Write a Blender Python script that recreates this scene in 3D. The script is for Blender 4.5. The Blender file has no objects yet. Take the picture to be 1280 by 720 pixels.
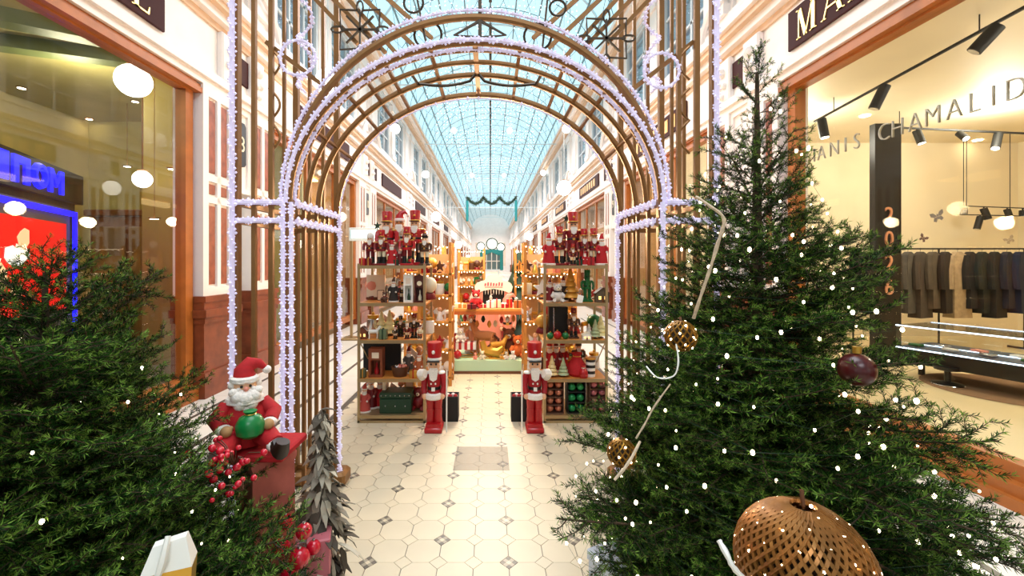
import bpy, math, random
import numpy as np
from mathutils import Vector, Matrix, Euler
R = random.Random(7)
PI = math.pi
scene = bpy.context.scene
COL = scene.collection
# ---------------------------------------------------------------- camera, sky, exposure
F, VX, VY, EYE = 540.0, 613.0, 328.0, 1.6        # focal length and vanishing point in pixels, eye height
cam_d = bpy.data.cameras.new('camera'); cam = bpy.data.objects.new('camera', cam_d); COL.objects.link(cam)
cam.location = (0, 0, EYE); cam.rotation_euler = (PI/2, 0, 0)
cam_d.sensor_width = 36; cam_d.lens = F/1280*36
cam_d.shift_x = (640-VX)/1280; cam_d.shift_y = -(360-VY)/1280
cam_d.clip_start = .05; cam_d.clip_end = 300
scene.camera = cam
world = bpy.data.worlds.new('sky'); scene.world = world; world.use_nodes = True
bg = world.node_tree.nodes['Background']
bg.inputs[0].default_value = (.66, .92, 1.0, 1); bg.inputs[1].default_value = 1.35
vs = scene.view_settings
vs.view_transform = 'Standard'; vs.look = 'None'; vs.gamma = 1; vs.use_curve_mapping = False
vs.exposure = -.10
def lamp(name, kind, loc, power, color=(1, 1, 1), size=.2, rot=None, spot=None, size_y=None):
    d = bpy.data.lights.new(name, kind); d.energy = power; d.color = color
    if kind == 'AREA':
        d.size = size
        if size_y: d.shape = 'RECTANGLE'; d.size_y = size_y
    else: d.shadow_soft_size = size
    if spot: d.spot_size = spot; d.spot_blend = .6
    o = bpy.data.objects.new(name, d); COL.objects.link(o); o.location = loc
    if rot: o.rotation_euler = rot
    return o
# unseen area lights along the arcade, added to brighten the facades
for i, y in enumerate((-5, 1.5, 9, 17, 27, 40, 56, 69)):
    lamp('arcade_fill_light', 'AREA', (0, y, 6.6), (230, 200, 330, 420, 500, 600, 640, 560)[i], ((.95, .95, 1) if i < 2 else (1, .90, .87)), 3.0, (0, 0, 0), size_y=3.5)
# warm lamps over the stalls
for (x, y, z, w) in ((-.9, 5.6, 2.3, 24), (-.08, 6.0, 2.15, 150), (1.0, 5.6, 2.3, 24), (.0, 7.6, 2.3, 40), (-.8, 8.5, 2.4, 34), (.9, 8.5, 2.4, 34)):
    lamp('stall_lamp', 'POINT', (x, y, z), w, (1, .72, .42), .09)
# shop lamps
for (x, y, z, w, c) in ((6.2, 3.0, 3.7, 115, (1, .95, .84)), (7.6, 6.4, 3.6, 130, (1, .95, .84)), (5.0, 6.9, 3.5, 60, (1, .94, .82)),
                        (-5.0, 2.4, 3.9, 85, (1, .94, .68)), (-5.6, 5.8, 3.9, 70, (1, .93, .64))):
    lamp('shop_lamp', 'POINT', (x, y, z), w, c, .25)
def P(px, py, Y): return ((px-VX)*Y/F, Y, EYE+(VY-py)*Y/F)
def lin(c):
    return tuple((x/12.92 if x <= .04045 else ((x+.055)/1.055)**2.4) for x in c)
def hexc(h): return lin(tuple(int(h[i:i+2], 16)/255 for i in (0, 2, 4)))
# ---------------------------------------------------------------- materials
MATS = {}
def mat(name, h, rough=.5, metal=0., var=0., scale=20., bump=0., emit=0., emitc=None, spec=.5, rnd=0., sub=0., coat=0.):
    if name in MATS: return MATS[name]
    m = bpy.data.materials.new(name); m.use_nodes = True; MATS[name] = m
    nt = m.node_tree; b = nt.nodes['Principled BSDF']
    c = hexc(h) if isinstance(h, str) else h
    b.inputs['Base Color'].default_value = (*c, 1)
    b.inputs['Roughness'].default_value = rough; b.inputs['Metallic'].default_value = metal
    b.inputs['Specular IOR Level'].default_value = spec
    b.inputs['Coat Weight'].default_value = coat
    if emit:
        b.inputs['Emission Color'].default_value = (*(hexc(emitc) if emitc else c), 1)
        b.inputs['Emission Strength'].default_value = emit
    if var or bump:
        tc = nt.nodes.new('ShaderNodeTexCoord'); n = nt.nodes.new('ShaderNodeTexNoise')
        n.inputs['Scale'].default_value = scale; n.inputs['Detail'].default_value = 4
        nt.links.new(tc.outputs['Object'], n.inputs['Vector'])
        if var:
            r = nt.nodes.new('ShaderNodeMapRange'); r.inputs[1].default_value = .3; r.inputs[2].default_value = .7
            r.inputs[3].default_value = 1-var; r.inputs[4].default_value = 1+var*.6
            nt.links.new(n.outputs['Fac'], r.inputs[0])
            x = nt.nodes.new('ShaderNodeVectorMath'); x.operation = 'SCALE'; x.inputs[0].default_value = c
            nt.links.new(r.outputs[0], x.inputs['Scale']); nt.links.new(x.outputs[0], b.inputs['Base Color'])
        if bump:
            bp = nt.nodes.new('ShaderNodeBump'); bp.inputs['Strength'].default_value = bump; bp.inputs['Distance'].default_value = .01
            nt.links.new(n.outputs['Fac'], bp.inputs['Height']); nt.links.new(bp.outputs[0], b.inputs['Normal'])
    if rnd:
        oi = nt.nodes.new('ShaderNodeObjectInfo'); r = nt.nodes.new('ShaderNodeMapRange')
        r.inputs[3].default_value = 1-rnd; r.inputs[4].default_value = 1+rnd
        nt.links.new(oi.outputs['Random'], r.inputs[0])
        x = nt.nodes.new('ShaderNodeVectorMath'); x.operation = 'SCALE'
        src = b.inputs['Base Color']
        if src.is_linked: nt.links.new(src.links[0].from_socket, x.inputs[0])
        else: x.inputs[0].default_value = c
        nt.links.new(r.outputs[0], x.inputs['Scale']); nt.links.new(x.outputs[0], b.inputs['Base Color'])
    return m
def glow(name, c, s, sample=False):
    m = bpy.data.materials.new(name); m.use_nodes = True; MATS[name] = m
    nt = m.node_tree; b = nt.nodes['Principled BSDF']; c = hexc(c)
    b.inputs['Base Color'].default_value = (*c, 1)
    b.inputs['Emission Color'].default_value = (*c, 1); b.inputs['Emission Strength'].default_value = s
    if not sample: m.cycles.emission_sampling = 'NONE'
    return m
def glass(name, tint=(1, 1, 1), refl=1., rough=0.):
    m = bpy.data.materials.new(name); m.use_nodes = True; MATS[name] = m
    nt = m.node_tree; nt.nodes.remove(nt.nodes['Principled BSDF']); out = nt.nodes['Material Output']
    t = nt.nodes.new('ShaderNodeBsdfTransparent'); t.inputs[0].default_value = (*tint, 1)
    g = nt.nodes.new('ShaderNodeBsdfGlossy'); g.inputs['Roughness'].default_value = rough
    lw = nt.nodes.new('ShaderNodeLayerWeight'); lw.inputs[0].default_value = .5     # Schlick on the facing angle, same from both sides of the pane
    fr = nt.nodes.new('ShaderNodeMath'); fr.operation = 'POWER'; fr.inputs[1].default_value = 4.5; nt.links.new(lw.outputs['Facing'], fr.inputs[0])
    mu = nt.nodes.new('ShaderNodeMath'); mu.operation = 'MULTIPLY_ADD'; mu.inputs[1].default_value = refl*.6; mu.inputs[2].default_value = refl*.035
    mx = nt.nodes.new('ShaderNodeMixShader')
    nt.links.new(fr.outputs[0], mu.inputs[0]); nt.links.new(mu.outputs[0], mx.inputs[0])
    nt.links.new(t.outputs[0], mx.inputs[1]); nt.links.new(g.outputs[0], mx.inputs[2]); nt.links.new(mx.outputs[0], out.inputs[0])
    return m
# ---------------------------------------------------------------- mesh builder
class MB:
    def __init__(s): s.v = []; s.f = []; s.m = []; s.cur = 0; s.M = None
    def mat(s, i): s.cur = i; return s
    def add(s, vs_, fs):
        o = len(s.v)
        if s.M is not None: vs_ = [tuple(s.M @ Vector(p)) for p in vs_]
        s.v.extend(tuple(p) for p in vs_)
        for f in fs: s.f.append(tuple(i+o for i in f)); s.m.append(s.cur)
        return s
    def box(s, c, d, rz=0., tx=0.):
        cx, cy, cz = c; x, y, z = d[0]/2, d[1]/2, d[2]/2
        ps = [(-x, -y, -z), (x, -y, -z), (x, y, -z), (-x, y, -z), (-x, -y, z), (x, -y, z), (x, y, z), (-x, y, z)]
        e = Euler((tx, 0, rz)).to_matrix()
        ps = [e @ Vector(p)+Vector(c) for p in ps]
        return s.add(ps, [(0, 3, 2, 1), (4, 5, 6, 7), (0, 1, 5, 4), (1, 2, 6, 5), (2, 3, 7, 6), (3, 0, 4, 7)])
    def bx(s, x0, x1, y0, y1, z0, z1):
        return s.box(((x0+x1)/2, (y0+y1)/2, (z0+z1)/2), (abs(x1-x0), abs(y1-y0), abs(z1-z0)))
    def cbox(s, c, d, b=.01):
        # box with chamfered edges all round
        cx, cy, cz = c; X, Y, Z = d[0]/2, d[1]/2, d[2]/2
        def ring(x, y, z, k): return [(cx-x+k, cy-y, cz+z), (cx+x-k, cy-y, cz+z), (cx+x, cy-y+k, cz+z), (cx+x, cy+y-k, cz+z), (cx+x-k, cy+y, cz+z), (cx-x+k, cy+y, cz+z), (cx-x, cy+y-k, cz+z), (cx-x, cy-y+k, cz+z)]
        rs = [ring(X-b, Y-b, -Z, b*.4), ring(X, Y, -Z+b, b), ring(X, Y, Z-b, b), ring(X-b, Y-b, Z, b*.4)]
        return s.loft(rs)
    def loft(s, rings, closed=True, caps=True):
        n = len(rings[0]); vs_ = [p for r in rings for p in r]; fs = []
        for i in range(len(rings)-1):
            for j in range(n if closed else n-1):
                k = (j+1) % n
                fs.append((i*n+j, i*n+k, (i+1)*n+k, (i+1)*n+j))
        if caps and closed: fs.append(tuple(range(n))[::-1]); fs.append(tuple((len(rings)-1)*n+j for j in range(n)))
        return s.add(vs_, fs)
    def lathe(s, prof, n=16, c=(0, 0, 0), axis=None, sx=1., sy=1.):
        rs = []
        M = Vector(axis).to_track_quat('Z', 'Y').to_matrix() if axis else None
        for r, z in prof:
            rg = []
            for j in range(n):
                a = 2*PI*j/n; p = Vector((r*math.cos(a)*sx, r*math.sin(a)*sy, z))
                if M: p = M @ p
                rg.append((p.x+c[0], p.y+c[1], p.z+c[2]))
            rs.append(rg)
        return s.loft(rs)
    def ball(s, c, r, n=12, m=8, sz=1., sx=1., sy=1.):
        return s.lathe([(max(r*math.sin(PI*i/m), r*.02), -r*sz*math.cos(PI*i/m)) for i in range(m+1)], n, c, sx=sx, sy=sy)
    def cyl(s, p0, p1, r, n=8, r1=None):
        return s.tube([p0, p1], [r, r if r1 is None else r1], n)
    def tube(s, pts, r, n=6, closed=False, flat=None):
        pts = [Vector(p) for p in pts]; k = len(pts)
        rr = r if isinstance(r, (list, tuple)) else [r]*k
        up = None; rs = []
        for i, p in enumerate(pts):
            if closed: t = pts[(i+1) % k]-pts[i-1]
            else: t = pts[min(i+1, k-1)]-pts[max(i-1, 0)]
            if t.length < 1e-9: t = Vector((0, 0, 1))
            t.normalize()
            if up is None:
                up = Vector((0, 1, 0)) if abs(t.y) < .9 else Vector((1, 0, 0))
            u = (up-t*up.dot(t))
            if u.length < 1e-6: u = t.orthogonal()
            u.normalize(); w = t.cross(u); up = u
            a0 = PI/n
            fu, fw = flat or (1, 1)
            rs.append([tuple(p+u*(math.cos(a0+2*PI*j/n)*rr[i]*fu)+w*(math.sin(a0+2*PI*j/n)*rr[i]*fw)) for j in range(n)])
        if closed:
            rs.append(rs[0]); return s.loft(rs, caps=False)
        return s.loft(rs)
    def prism(s, poly, y0, y1, plane='xz', off=(0, 0, 0)):
        # polygon given in a plane, thickness along the third axis
        def q(a, b, t):
            p = {'xz': (a, t, b), 'yz': (t, a, b), 'xy': (a, b, t)}[plane]
            return (p[0]+off[0], p[1]+off[1], p[2]+off[2])
        return s.loft([[q(a, b, y0) for a, b in poly], [q(a, b, y1) for a, b in poly]])
    def mesh(s, name, mats, smooth=True, ang=40):
        me = bpy.data.meshes.new(name); me.from_pydata(s.v, [], s.f)
        for m in (mats if isinstance(mats, (list, tuple)) else [mats]): me.materials.append(m)
        me.polygons.foreach_set('material_index', s.m)
        if smooth:
            me.polygons.foreach_set('use_smooth', [True]*len(s.f)); me.set_sharp_from_angle(angle=math.radians(ang))
        me.update(); return me
    def build(s, name, mats, parent=None, loc=(0, 0, 0), smooth=True, ang=40):
        return link(name, s.mesh(name, mats, smooth, ang), parent, loc)
def link(name, me, parent=None, loc=(0, 0, 0)):
    o = bpy.data.objects.new(name, me); COL.objects.link(o); o.location = loc
    if parent is not None: o.parent = parent
    return o
def thing(name, label, cat, loc=(0, 0, 0), rz=0., group=None, scale=1.):
    o = bpy.data.objects.new(name, None); COL.objects.link(o); o.empty_display_size = .1
    o.location = loc; o.rotation_euler = (0, 0, rz); o.scale = (scale,)*3
    o['label'] = label; o['category'] = cat
    if group: o['group'] = group
    return o
def tag(o, label, cat, group=None):
    o['label'] = label; o['category'] = cat
    if group: o['group'] = group
    return o
def struct(o): o['kind'] = 'structure'; return o
def stuff(o): o['kind'] = 'stuff'; return o
def dup(root, loc, rz, label, group=None, scale=None):
    r = root.copy(); COL.objects.link(r); r.location = loc; r.rotation_euler = (0, 0, rz); r['label'] = label
    if group: r['group'] = group
    if scale is not None: r.scale = (scale,)*3
    for ch in list(root.children):
        c = ch.copy(); COL.objects.link(c); c.parent = r
        for g in list(ch.children):
            d = g.copy(); COL.objects.link(d); d.parent = c
    return r
def text_mesh(s, size, ext, m, off=0.):
    cu = bpy.data.curves.new('lettering', 'FONT'); cu.body = s; cu.size = size; cu.extrude = ext; cu.align_x = 'CENTER'; cu.resolution_u = 3; cu.offset = off
    o = bpy.data.objects.new('lettering', cu); COL.objects.link(o)
    dg = bpy.context.evaluated_depsgraph_get(); me = bpy.data.meshes.new_from_object(o.evaluated_get(dg))
    bpy.data.objects.remove(o); me.materials.clear(); me.materials.append(m); return me
ORD = ['first', 'second', 'third', 'fourth', 'fifth', 'sixth', 'seventh', 'eighth', 'ninth', 'tenth', 'eleventh', 'twelfth', 'thirteenth', 'fourteenth', 'fifteenth']
# palette
M_white = mat('painted_plaster', 'f4ebe6', .55, var=.05, scale=3, bump=.05)
M_cream = mat('cream_plaster', 'ecd9c4', .55, var=.06, scale=4)
M_ochre = mat('ochre_frieze', 'e4c4a6', .6, var=.08, scale=5)
M_marble = mat('red_marble', '9c543a', .4, var=.35, scale=9)
M_marble_d = mat('dark_red_marble', '854226', .35, var=.3, scale=7)
M_wood = mat('varnished_oak', 'ad6326', .42, var=.18, scale=6)
M_woodd = mat('dark_oak', '6d4023', .4, var=.2, scale=8)
M_maroon = mat('maroon_sign', '3d1714', .6, spec=.15)
M_gold = mat('gold_letters', 'e8c878', .3, .6)
M_brass = mat('bronze_paint', '94693c', .42, .45, var=.12, scale=12)
M_iron = mat('dark_bronze', '4a3d30', .45, .5)
M_black = mat('black_plate', '141414', .35)
M_blackm = mat('matt_black', '101010', .6)
M_letter_w = mat('white_letters', 'f2efe8', .4)
M_chrome = mat('polished_steel', 'b9bcc0', .15, 1.)
M_red = mat('red_lacquer', 'b00f19', .3, coat=.2)
M_redd = mat('dark_red_lacquer', '760b14', .4)
M_redf = mat('red_felt', 'b5141c', .8, var=.15, scale=60)
M_pink = mat('pink_paint', 'e6907c', .5)
M_skin = mat('doll_skin', 'e8b48e', .5)
M_fur = mat('white_plush', 'f3eae2', .9, var=.1, scale=80, bump=.6)
M_green = mat('green_lacquer', '0e6a34', .35)
M_greend = mat('deep_green', '12361f', .5)
M_choc = mat('brown_paint', '54301c', .5)
M_ivory = mat('ivory_paint', 'efe3c4', .5)
M_goldm = mat('gold_foil', 'd9a94a', .28, .85)
M_goldp = mat('gold_paint', 'd49a3a', .4, .3)
M_orange = mat('honey_pine', 'd08a3e', .45, var=.12, scale=10)
M_mint = mat('mint_paint', 'bfe0bd', .5)
M_teal = mat('teal_paint', '0f8488', .5)
M_silver = mat('silver_foil', 'cfd2d6', .25, .9)
M_steelg = mat('champagne_metal', 'b39a72', .35, .7)
G_globe = glow('opal_globe', 'fffaf0', 6., True)
G_bulb = glow('warm_bulb', 'ffe9c0', 14.)
G_bulbw = glow('white_bulb', 'fdf6ff', 5.)
G_rope = glow('lit_rope', 'd6cdea', .40)
G_spot = glow('spot_lens', 'fff0d0', 25.)
GL_shop = glass('shop_glass', (.97, .98, .95), 1.0)
GL_shop_r = glass('right_shop_glass', (.97, .98, .95), .22)
GL_dark = glass('upper_glass', (.84, .90, .96), 1.6)
GL_roof = glass('roof_glass', (.93, .99, 1.0), .12)
GL_clear = glass('clear_glass', (.97, .98, .98), 1.0)

# ---------------------------------------------------------------- floor
WX = 3.45; Y0, Y1 = -13.0, 75.0
M_grout = mat('floor_grout', '8f8374', .7)
M_tile = mat('cream_floor_tile', 'ddcfb4', .42, var=.07, scale=2.2, rnd=.03)
M_tiled = mat('patterned_tile', '6f675c', .35, var=.2, scale=40)
M_tilel = mat('light_inlay', 'a89d8a', .35)
M_slab = mat('pale_stone_slab', 'e2dcd2', .3, var=.06, scale=2.5, rnd=.03)
M_strip = mat('dark_stone_strip', '4b463f', .35)
floor = struct(MB().bx(-12, 12, Y0, Y1, -.12, -.006).build('floor', M_grout))
TP, TD, TX0, TZ0 = .188, .05, .098, 2.304
def octa(p, d, gx, gy):
    h = p/2; x, y = h-gx, h-gy
    return [(-(h-d), -y), (h-d, -y), (x, -(h-d)), (x, h-d), (h-d, y), (-(h-d), y), (-x, h-d), (-x, -(h-d))]
oct_me = MB().prism(octa(TP, TD, .0026, .0009), -.006, 0, 'xy').mesh('octagon_tile', M_tile, False)
def diamond(m, d, dark, c=(0, 0)):
    e = d-.0022
    def rh(cx, cy, k): m.prism([(cx-k, cy), (cx, cy-k), (cx+k, cy), (cx, cy+k)][::1], -.006, 0, 'xy', (c[0], c[1], 0))
    if not dark: m.cur = 0; rh(0, 0, e); return
    k = e/3
    for i in range(3):
        for j in range(3):
            u = (i-1)*2*k/1.0; v = (j-1)*2*k
            m.cur = 0 if (i == 1 and j == 1) else 2 if (i+j) % 2 == 1 else 1
            rh((u+v)/2, (u-v)/2, k*.97)
dm_l = MB(); diamond(dm_l, TD, False); dml_me = dm_l.mesh('diamond_tile', [M_tile, M_tiled, M_tilel], False)
dm_d = MB(); diamond(dm_d, TD, True); dmd_me = dm_d.mesh('diamond_tile', [M_tile, M_tiled, M_tilel], False)
no = nd = 0; farm = MB()
XB = 1.60
for j in range(-22, 60):
    for i in range(-9, 9):
        # tile centre sits between four diamonds
        x = TX0+TP*(i+.5); y = TZ0+TP*(j+.5)
        xd, yd = TX0+TP*i, TZ0+TP*j
        near = 1.95 < y < 4.9 and abs(x*F/y) < 330
        if abs(x) < XB-.05:
            if near and no < 300: link('octagon_tile', oct_me, floor, (x, y, 0)); no += 1
            else: farm.cur = 0; farm.prism(octa(TP, TD, .0026, .0009), -.006, 0, 'xy', (x, y, 0))
        if abs(xd) < XB-.02:
            dark = (i % 4 == 0 and j % 2 == 0) or (i % 4 == 2 and j % 2 == 1)
            if near and nd < 300: link('diamond_tile', dmd_me if dark else dml_me, floor, (xd, yd, 0)); nd += 1
            else: diamond(farm, TD, dark, (xd, yd))
stuff(farm.build('octagon_tiles_beyond', [M_tile, M_tiled, M_tilel], floor, smooth=False))
far = MB(); far.bx(-XB, XB, TZ0+TP*60+.01, Y1, -.006, 0); far.build('far_floor_slab', M_tile, floor, smooth=False)
slab_me = MB().cbox((0, 0, -.004), (.43, .90, .008), .002).mesh('border_slab', M_slab, False)
strip_me = MB().box((0, 0, -.004), (.045, .90, .008)).mesh('border_strip', M_strip, False)
for sgn in (-1, 1):
    for r in range(14):
        yy = .2+.905*r
        link('border_strip', strip_me, floor, (sgn*(XB+.03), yy, 0))
        for c in range(4):
            link('border_slab', slab_me, floor, (sgn*(XB+.06+.218+.482*c-.0), yy, 0))
            if c < 3: link('border_strip', strip_me, floor, (sgn*(XB+.06+.459+.482*c), yy, 0))
    m = MB(); m.bx(sgn*XB, sgn*WX, .2+.905*13+.5, Y1, -.008, 0); m.build('border_far', M_slab, floor, smooth=False)
# grey see-through rectangle over the tiles
M_patch = bpy.data.materials.new('grey_film'); M_patch.use_nodes = True
_nt = M_patch.node_tree; _b = _nt.nodes['Principled BSDF']; _b.inputs['Base Color'].default_value = (*hexc('8f8578'), 1); _b.inputs['Alpha'].default_value = .24; _b.inputs['Roughness'].default_value = .4
x0, _, _ = P(566, 588, 3.32); x1, _, _ = P(637, 588, 3.32)
tag(MB().bx(x0, x1, 3.32, 3.75, .0004, .0012).build('floor_film', M_patch), 'thin greyish film rectangle over the cream tiles in the walkway', 'floor film')
# ---------------------------------------------------------------- facades
BAY, PY0, NB = 6.1, 5.95, 12
def facade(s):
    side = 'left' if s < 0 else 'right'
    w = MB(); X = s*WX
    def run(xa, xb, z0, z1, mi=0):          # moulding running the whole arcade; xa..xb measured inward from the wall plane
        w.cur = mi; w.bx(s*(WX-xa), s*(WX-xb), Y0, Y1, z0, z1)
    run(-.30, .02, 3.72, 4.62); run(0, .06, 3.72, 3.80); run(0, .10, 3.80, 3.90)      # frieze band
    run(0, .05, 4.50, 4.58, 1); run(0, .14, 4.58, 4.68, 0); run(-.1, .22, 4.68, 4.76, 1); run(-.1, .28, 4.76, 4.86, 0)
    run(-.30, 0, 4.86, 5.15); run(0, .05, 5.10, 5.17)
    run(-.30, 0, 7.0, 7.5, 0); run(0, .06, 7.05, 7.15); run(-.2, .14, 7.3, 7.42, 1); run(-.2, .26, 7.42, 7.54); run(-.2, .34, 7.54, 7.62, 1)
    wall = struct(w.build('wall_'+side, [M_white, M_ochre]))
    # upper storey pier, shared by every bay
    p = MB()
    for (a, b) in ((-1.0, -.2), (.2, 1.0)): p.bx(X+s*.30, X-s*.0, a, b, 5.15, 7.0)
    p.bx(X+s*.3, X+s*.05, -.2, .2, 5.15, 7.0)
    p.bx(X+s*.30, X, 2.75, 3.35, 5.15, 7.0)
    for (a, b) in ((-.9, -.3), (.3, .9), (2.85, 3.25)):
        p.bx(X, X-s*.07, a, b, 5.2, 6.8); p.bx(X, X-s*.11, a-.05, b+.05, 6.8, 7.0); p.bx(X, X-s*.11, a-.05, b+.05, 5.17, 5.32)
    # arched hood over the pier (lunette)
    hood = []
    for i in range(13):
        a = PI*i/12; hood.append((X-s*.16, .82*math.cos(a), 4.86+.62*math.sin(a)))
    p.tube(hood, .05, 6)
    pier_me = p.mesh('upper_pier', M_white, ang=35)
    # ground floor pilaster
    q = MB()
    for c in (-.55, .50):
        q.cur = 0; q.bx(X+s*.3, X-s*.03, c-.30, c+.30, 1.2, 3.72)
        for (a, b, z0, z1) in ((-.30, -.20, 1.2, 3.72), (.20, .30, 1.2, 3.72), (-.2, .2, 1.2, 1.3), (-.2, .2, 2.32, 2.40), (-.2, .2, 2.58, 2.66), (-.2, .2, 3.6, 3.72), (-.035, .035, 1.3, 3.6)):
            q.bx(X-s*.03, X-s*.06, c+a, c+b, z0, z1)
    q.bx(X+s*.3, X-s*.0, -.25, .2, 2.55, 3.72)
    for (a, b, z0, z1) in ((-.25, -.2, 2.55, 3.72), (.15, .2, 2.55, 3.72), (-.2, .15, 2.55, 2.62), (-.2, .15, 3.64, 3.72)): q.bx(X, X-s*.03, a, b, z0, z1)
    pil_me = q.mesh('pilaster', M_white, False)
    g = MB()
    for c in (-.55, .50):
        g.bx(X+s*.3, X-s*.12, c-.36, c+.36, 0, .3); g.bx(X+s*.3, X-s*.09, c-.33, c+.33, .3, .95)
        g.bx(X+s*.3, X-s*.11, c-.345, c+.345, .88, .95)
        g.bx(X+s*.3, X-s*.14, c-.37, c+.37, .95, 1.04); g.bx(X+s*.3, X-s*.10, c-.34, c+.34, 1.04, 1.13); g.bx(X+s*.3, X-s*.12, c-.35, c+.35, 1.13, 1.2)
    ped_me = g.mesh('pedestal', M_marble_d, False)
    pan = {}
    for nm, (z0, z1) in (('lo', (1.33, 2.29)), ('mid', (2.43, 2.55)), ('hi', (2.69, 3.57))):
        pan[nm] = MB().cbox((0, 0, (z0+z1)/2), (.02, .13, z1-z0), .006).mesh('marble_panel', M_marble)
    # small arch-door strip under the number panel
    dr = MB(); dr.bx(X+s*.22, X+s*.16, -.25, .2, 0, 2.55); dr_me = dr.mesh('side_door_panel', mat('grey_door_glass', '9aa0a0', .15))
    br = MB()       # relief bracket on the frieze
    br.cbox((X-s*.05, 0, 4.2), (.09, .34, .62), .02); br.ball((X-s*.10, 0, 4.32), .07, 8, 6); br.ball((X-s*.10, .05, 4.15), .05, 8, 6); br.ball((X-s*.10, -.06, 4.12), .05, 8, 6); br.ball((X-s*.10, 0, 3.98), .045, 8, 6)
    br_me = br.mesh('frieze_bracket', M_white)
    plq = MB().cbox((0, 0, 4.22), (.03, .42, .36), .008).mesh('blank_plaque', M_maroon)
    for k in range(-2, NB):
        yc = PY0+BAY*k
        if yc > Y1-1: break
        pl = link('pilaster', pil_me, wall, (0, yc, 0))
        link('pedestal', ped_me, wall, (0, yc, 0)); link('upper_pier', pier_me, wall, (0, yc, 0)); link('side_door_panel', dr_me, wall, (0, yc, 0))
        if k < 5:
            for c in (-.55, .50):
                for dx in (-.118, .118):
                    for nm in pan: link('marble_panel', pan[nm], pl, (X-s*.036, c+dx, 0))
        for c in (-.36, .30): link('frieze_bracket', br_me, wall, (0, yc+c, 0))
        link('blank_plaque', plq, wall, (X-s*.03, yc-.03, 0))
        link('blank_plaque', plq, wall, (X-s*.03, yc+.72, 0)) if k > 0 else None
    return wall
wall_left = facade(-1); wall_right = facade(1)
end = MB(); end.bx(-4, 4, Y1-.2, Y1, 0, 11); end.bx(-4, 4, Y0-.2, Y0, 0, 11)  # near wall, out of view, is added to shut out sky light
for x in (-2, 0, 2): end.cur = 1; end.bx(x-.6, x+.6, Y1-.25, Y1-.2, 1, 5)
struct(end.build('wall_end', [M_white, M_cream]))
# ---------------------------------------------------------------- windows
def window(n, s, ya, yb, z0, z1, wood, fw, pane_m, bars=(1, 1), xoff=.08, arch=False):
    m = MB(); X = s*(WX+xoff)
    def b(a, bb, c, d, t=.06): m.bx(X-s*t, X+s*t, a, bb, c, d)
    b(ya, ya+fw, z0, z1); b(yb-fw, yb, z0, z1); b(ya+fw, yb-fw, z1-fw, z1); b(ya+fw, yb-fw, z0, z0+fw)
    b(ya-.0, yb+.0, z1-.02, z1+.06, .10)
    for i in range(1, bars[0]): yy = ya+(yb-ya)*i/bars[0]; b(yy-.03, yy+.03, z0+fw, z1-fw, .03)
    for i in range(1, bars[1]): zz = z0+(z1-z0)*i/bars[1]; b(ya+fw, yb-fw, zz-.025, zz+.025, .03)
    o = struct(m.build('window_%d' % n, wood, smooth=False))
    MB().bx(X-.006, X+.006, ya+fw, yb-fw, z0+fw, z1-fw).build('glass_pane', pane_m, o, smooth=False)
    return o
wn = 0
M_room = mat('warm_shop_wall', 'd9b98c', .7, var=.15, scale=3)
G_panel = glow('shop_ceiling_light', 'ffd9a0', 5., True)
for s in (-1, 1):
    wall = wall_left if s < 0 else wall_right
    rm = MB(); X = s*WX
    rm.bx(X+s*3.0, X+s*3.1, .55, 5.65, 0, 3.8); rm.bx(X+s*.35, X+s*3.1, .45, .55, 0, 3.8); rm.bx(X+s*.35, X+s*3.1, 5.55, 5.65, 0, 3.8); rm.bx(X+s*.3, X+s*3.1, .45, 5.65, 3.75, 3.85)
    rm_me = rm.mesh('shop_room', M_room, False)
    lt = MB().bx(X+s*1.0, X+s*2.0, 1.5, 4.5, 3.68, 3.72).mesh('ceiling_light', G_panel, False)
    # counters inside far shops
    cb = MB()
    for i in range(4): cb.bx(X+s*2.2, X+s*2.9, 1.0+i*1.1, 1.9+i*1.1, 0, 1.0+.4*(i % 2))
    cb_me = cb.mesh('shop_counter', M_woodd, False)
    for k in range(-2, NB):
        ya, yb = PY0+BAY*k+.86, PY0+BAY*(k+1)-.91
        if yb > Y1-1: break
        wn += 1; window(wn, s, ya, yb, .15, 3.70, M_wood, .12, GL_shop_r if s > 0 and k < 0 else GL_shop, (3, 1) if k >= 0 else (1, 1))
        if k >= 0:
            me_ = rm_me
            if k == 0:
                r0 = MB(); r0.bx(X+s*3.0, X+s*3.1, 3.25, 5.65, 0, 3.8); r0.bx(X+s*.35, X+s*3.1, 3.1, 3.25, 0, 3.8); r0.bx(X+s*.35, X+s*3.1, 5.55, 5.65, 0, 3.8); r0.bx(X+s*.3, X+s*3.1, 3.1, 5.65, 3.75, 3.85); me_ = r0.mesh('shop_room', M_room, False)
            o = struct(link('wall_shop_interior', me_, None, (0, PY0+BAY*k, 0))); o.name = 'wall_shop_%d' % wn
            if k > 0: link('ceiling_light', lt, o); link('shop_counter', cb_me, o)
            else: MB().bx(X+s*1.0, X+s*2.0, 3.6, 5.2, 3.68, 3.72).build('ceiling_light', G_panel, o, smooth=False)
        for (a, b) in ((PY0+BAY*k+1.0, PY0+BAY*k+2.75), (PY0+BAY*k+3.35, PY0+BAY*k+5.1)):
            wn += 1; window(wn, s, a, b, 5.17, 7.0, mat('pale_window_frame', 'cfd6da', .5), .09, GL_dark, (3, 3))
    # plain unseen gallery wall, set close behind the upper windows to catch light
    struct(MB().bx(X+s*.42, X+s*.5, Y0, Y1, 4.9, 7.5).build('wall_gallery_'+('left' if s < 0 else 'right'), mat('gallery_wall', 'c9c6c4', .7)))
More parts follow.
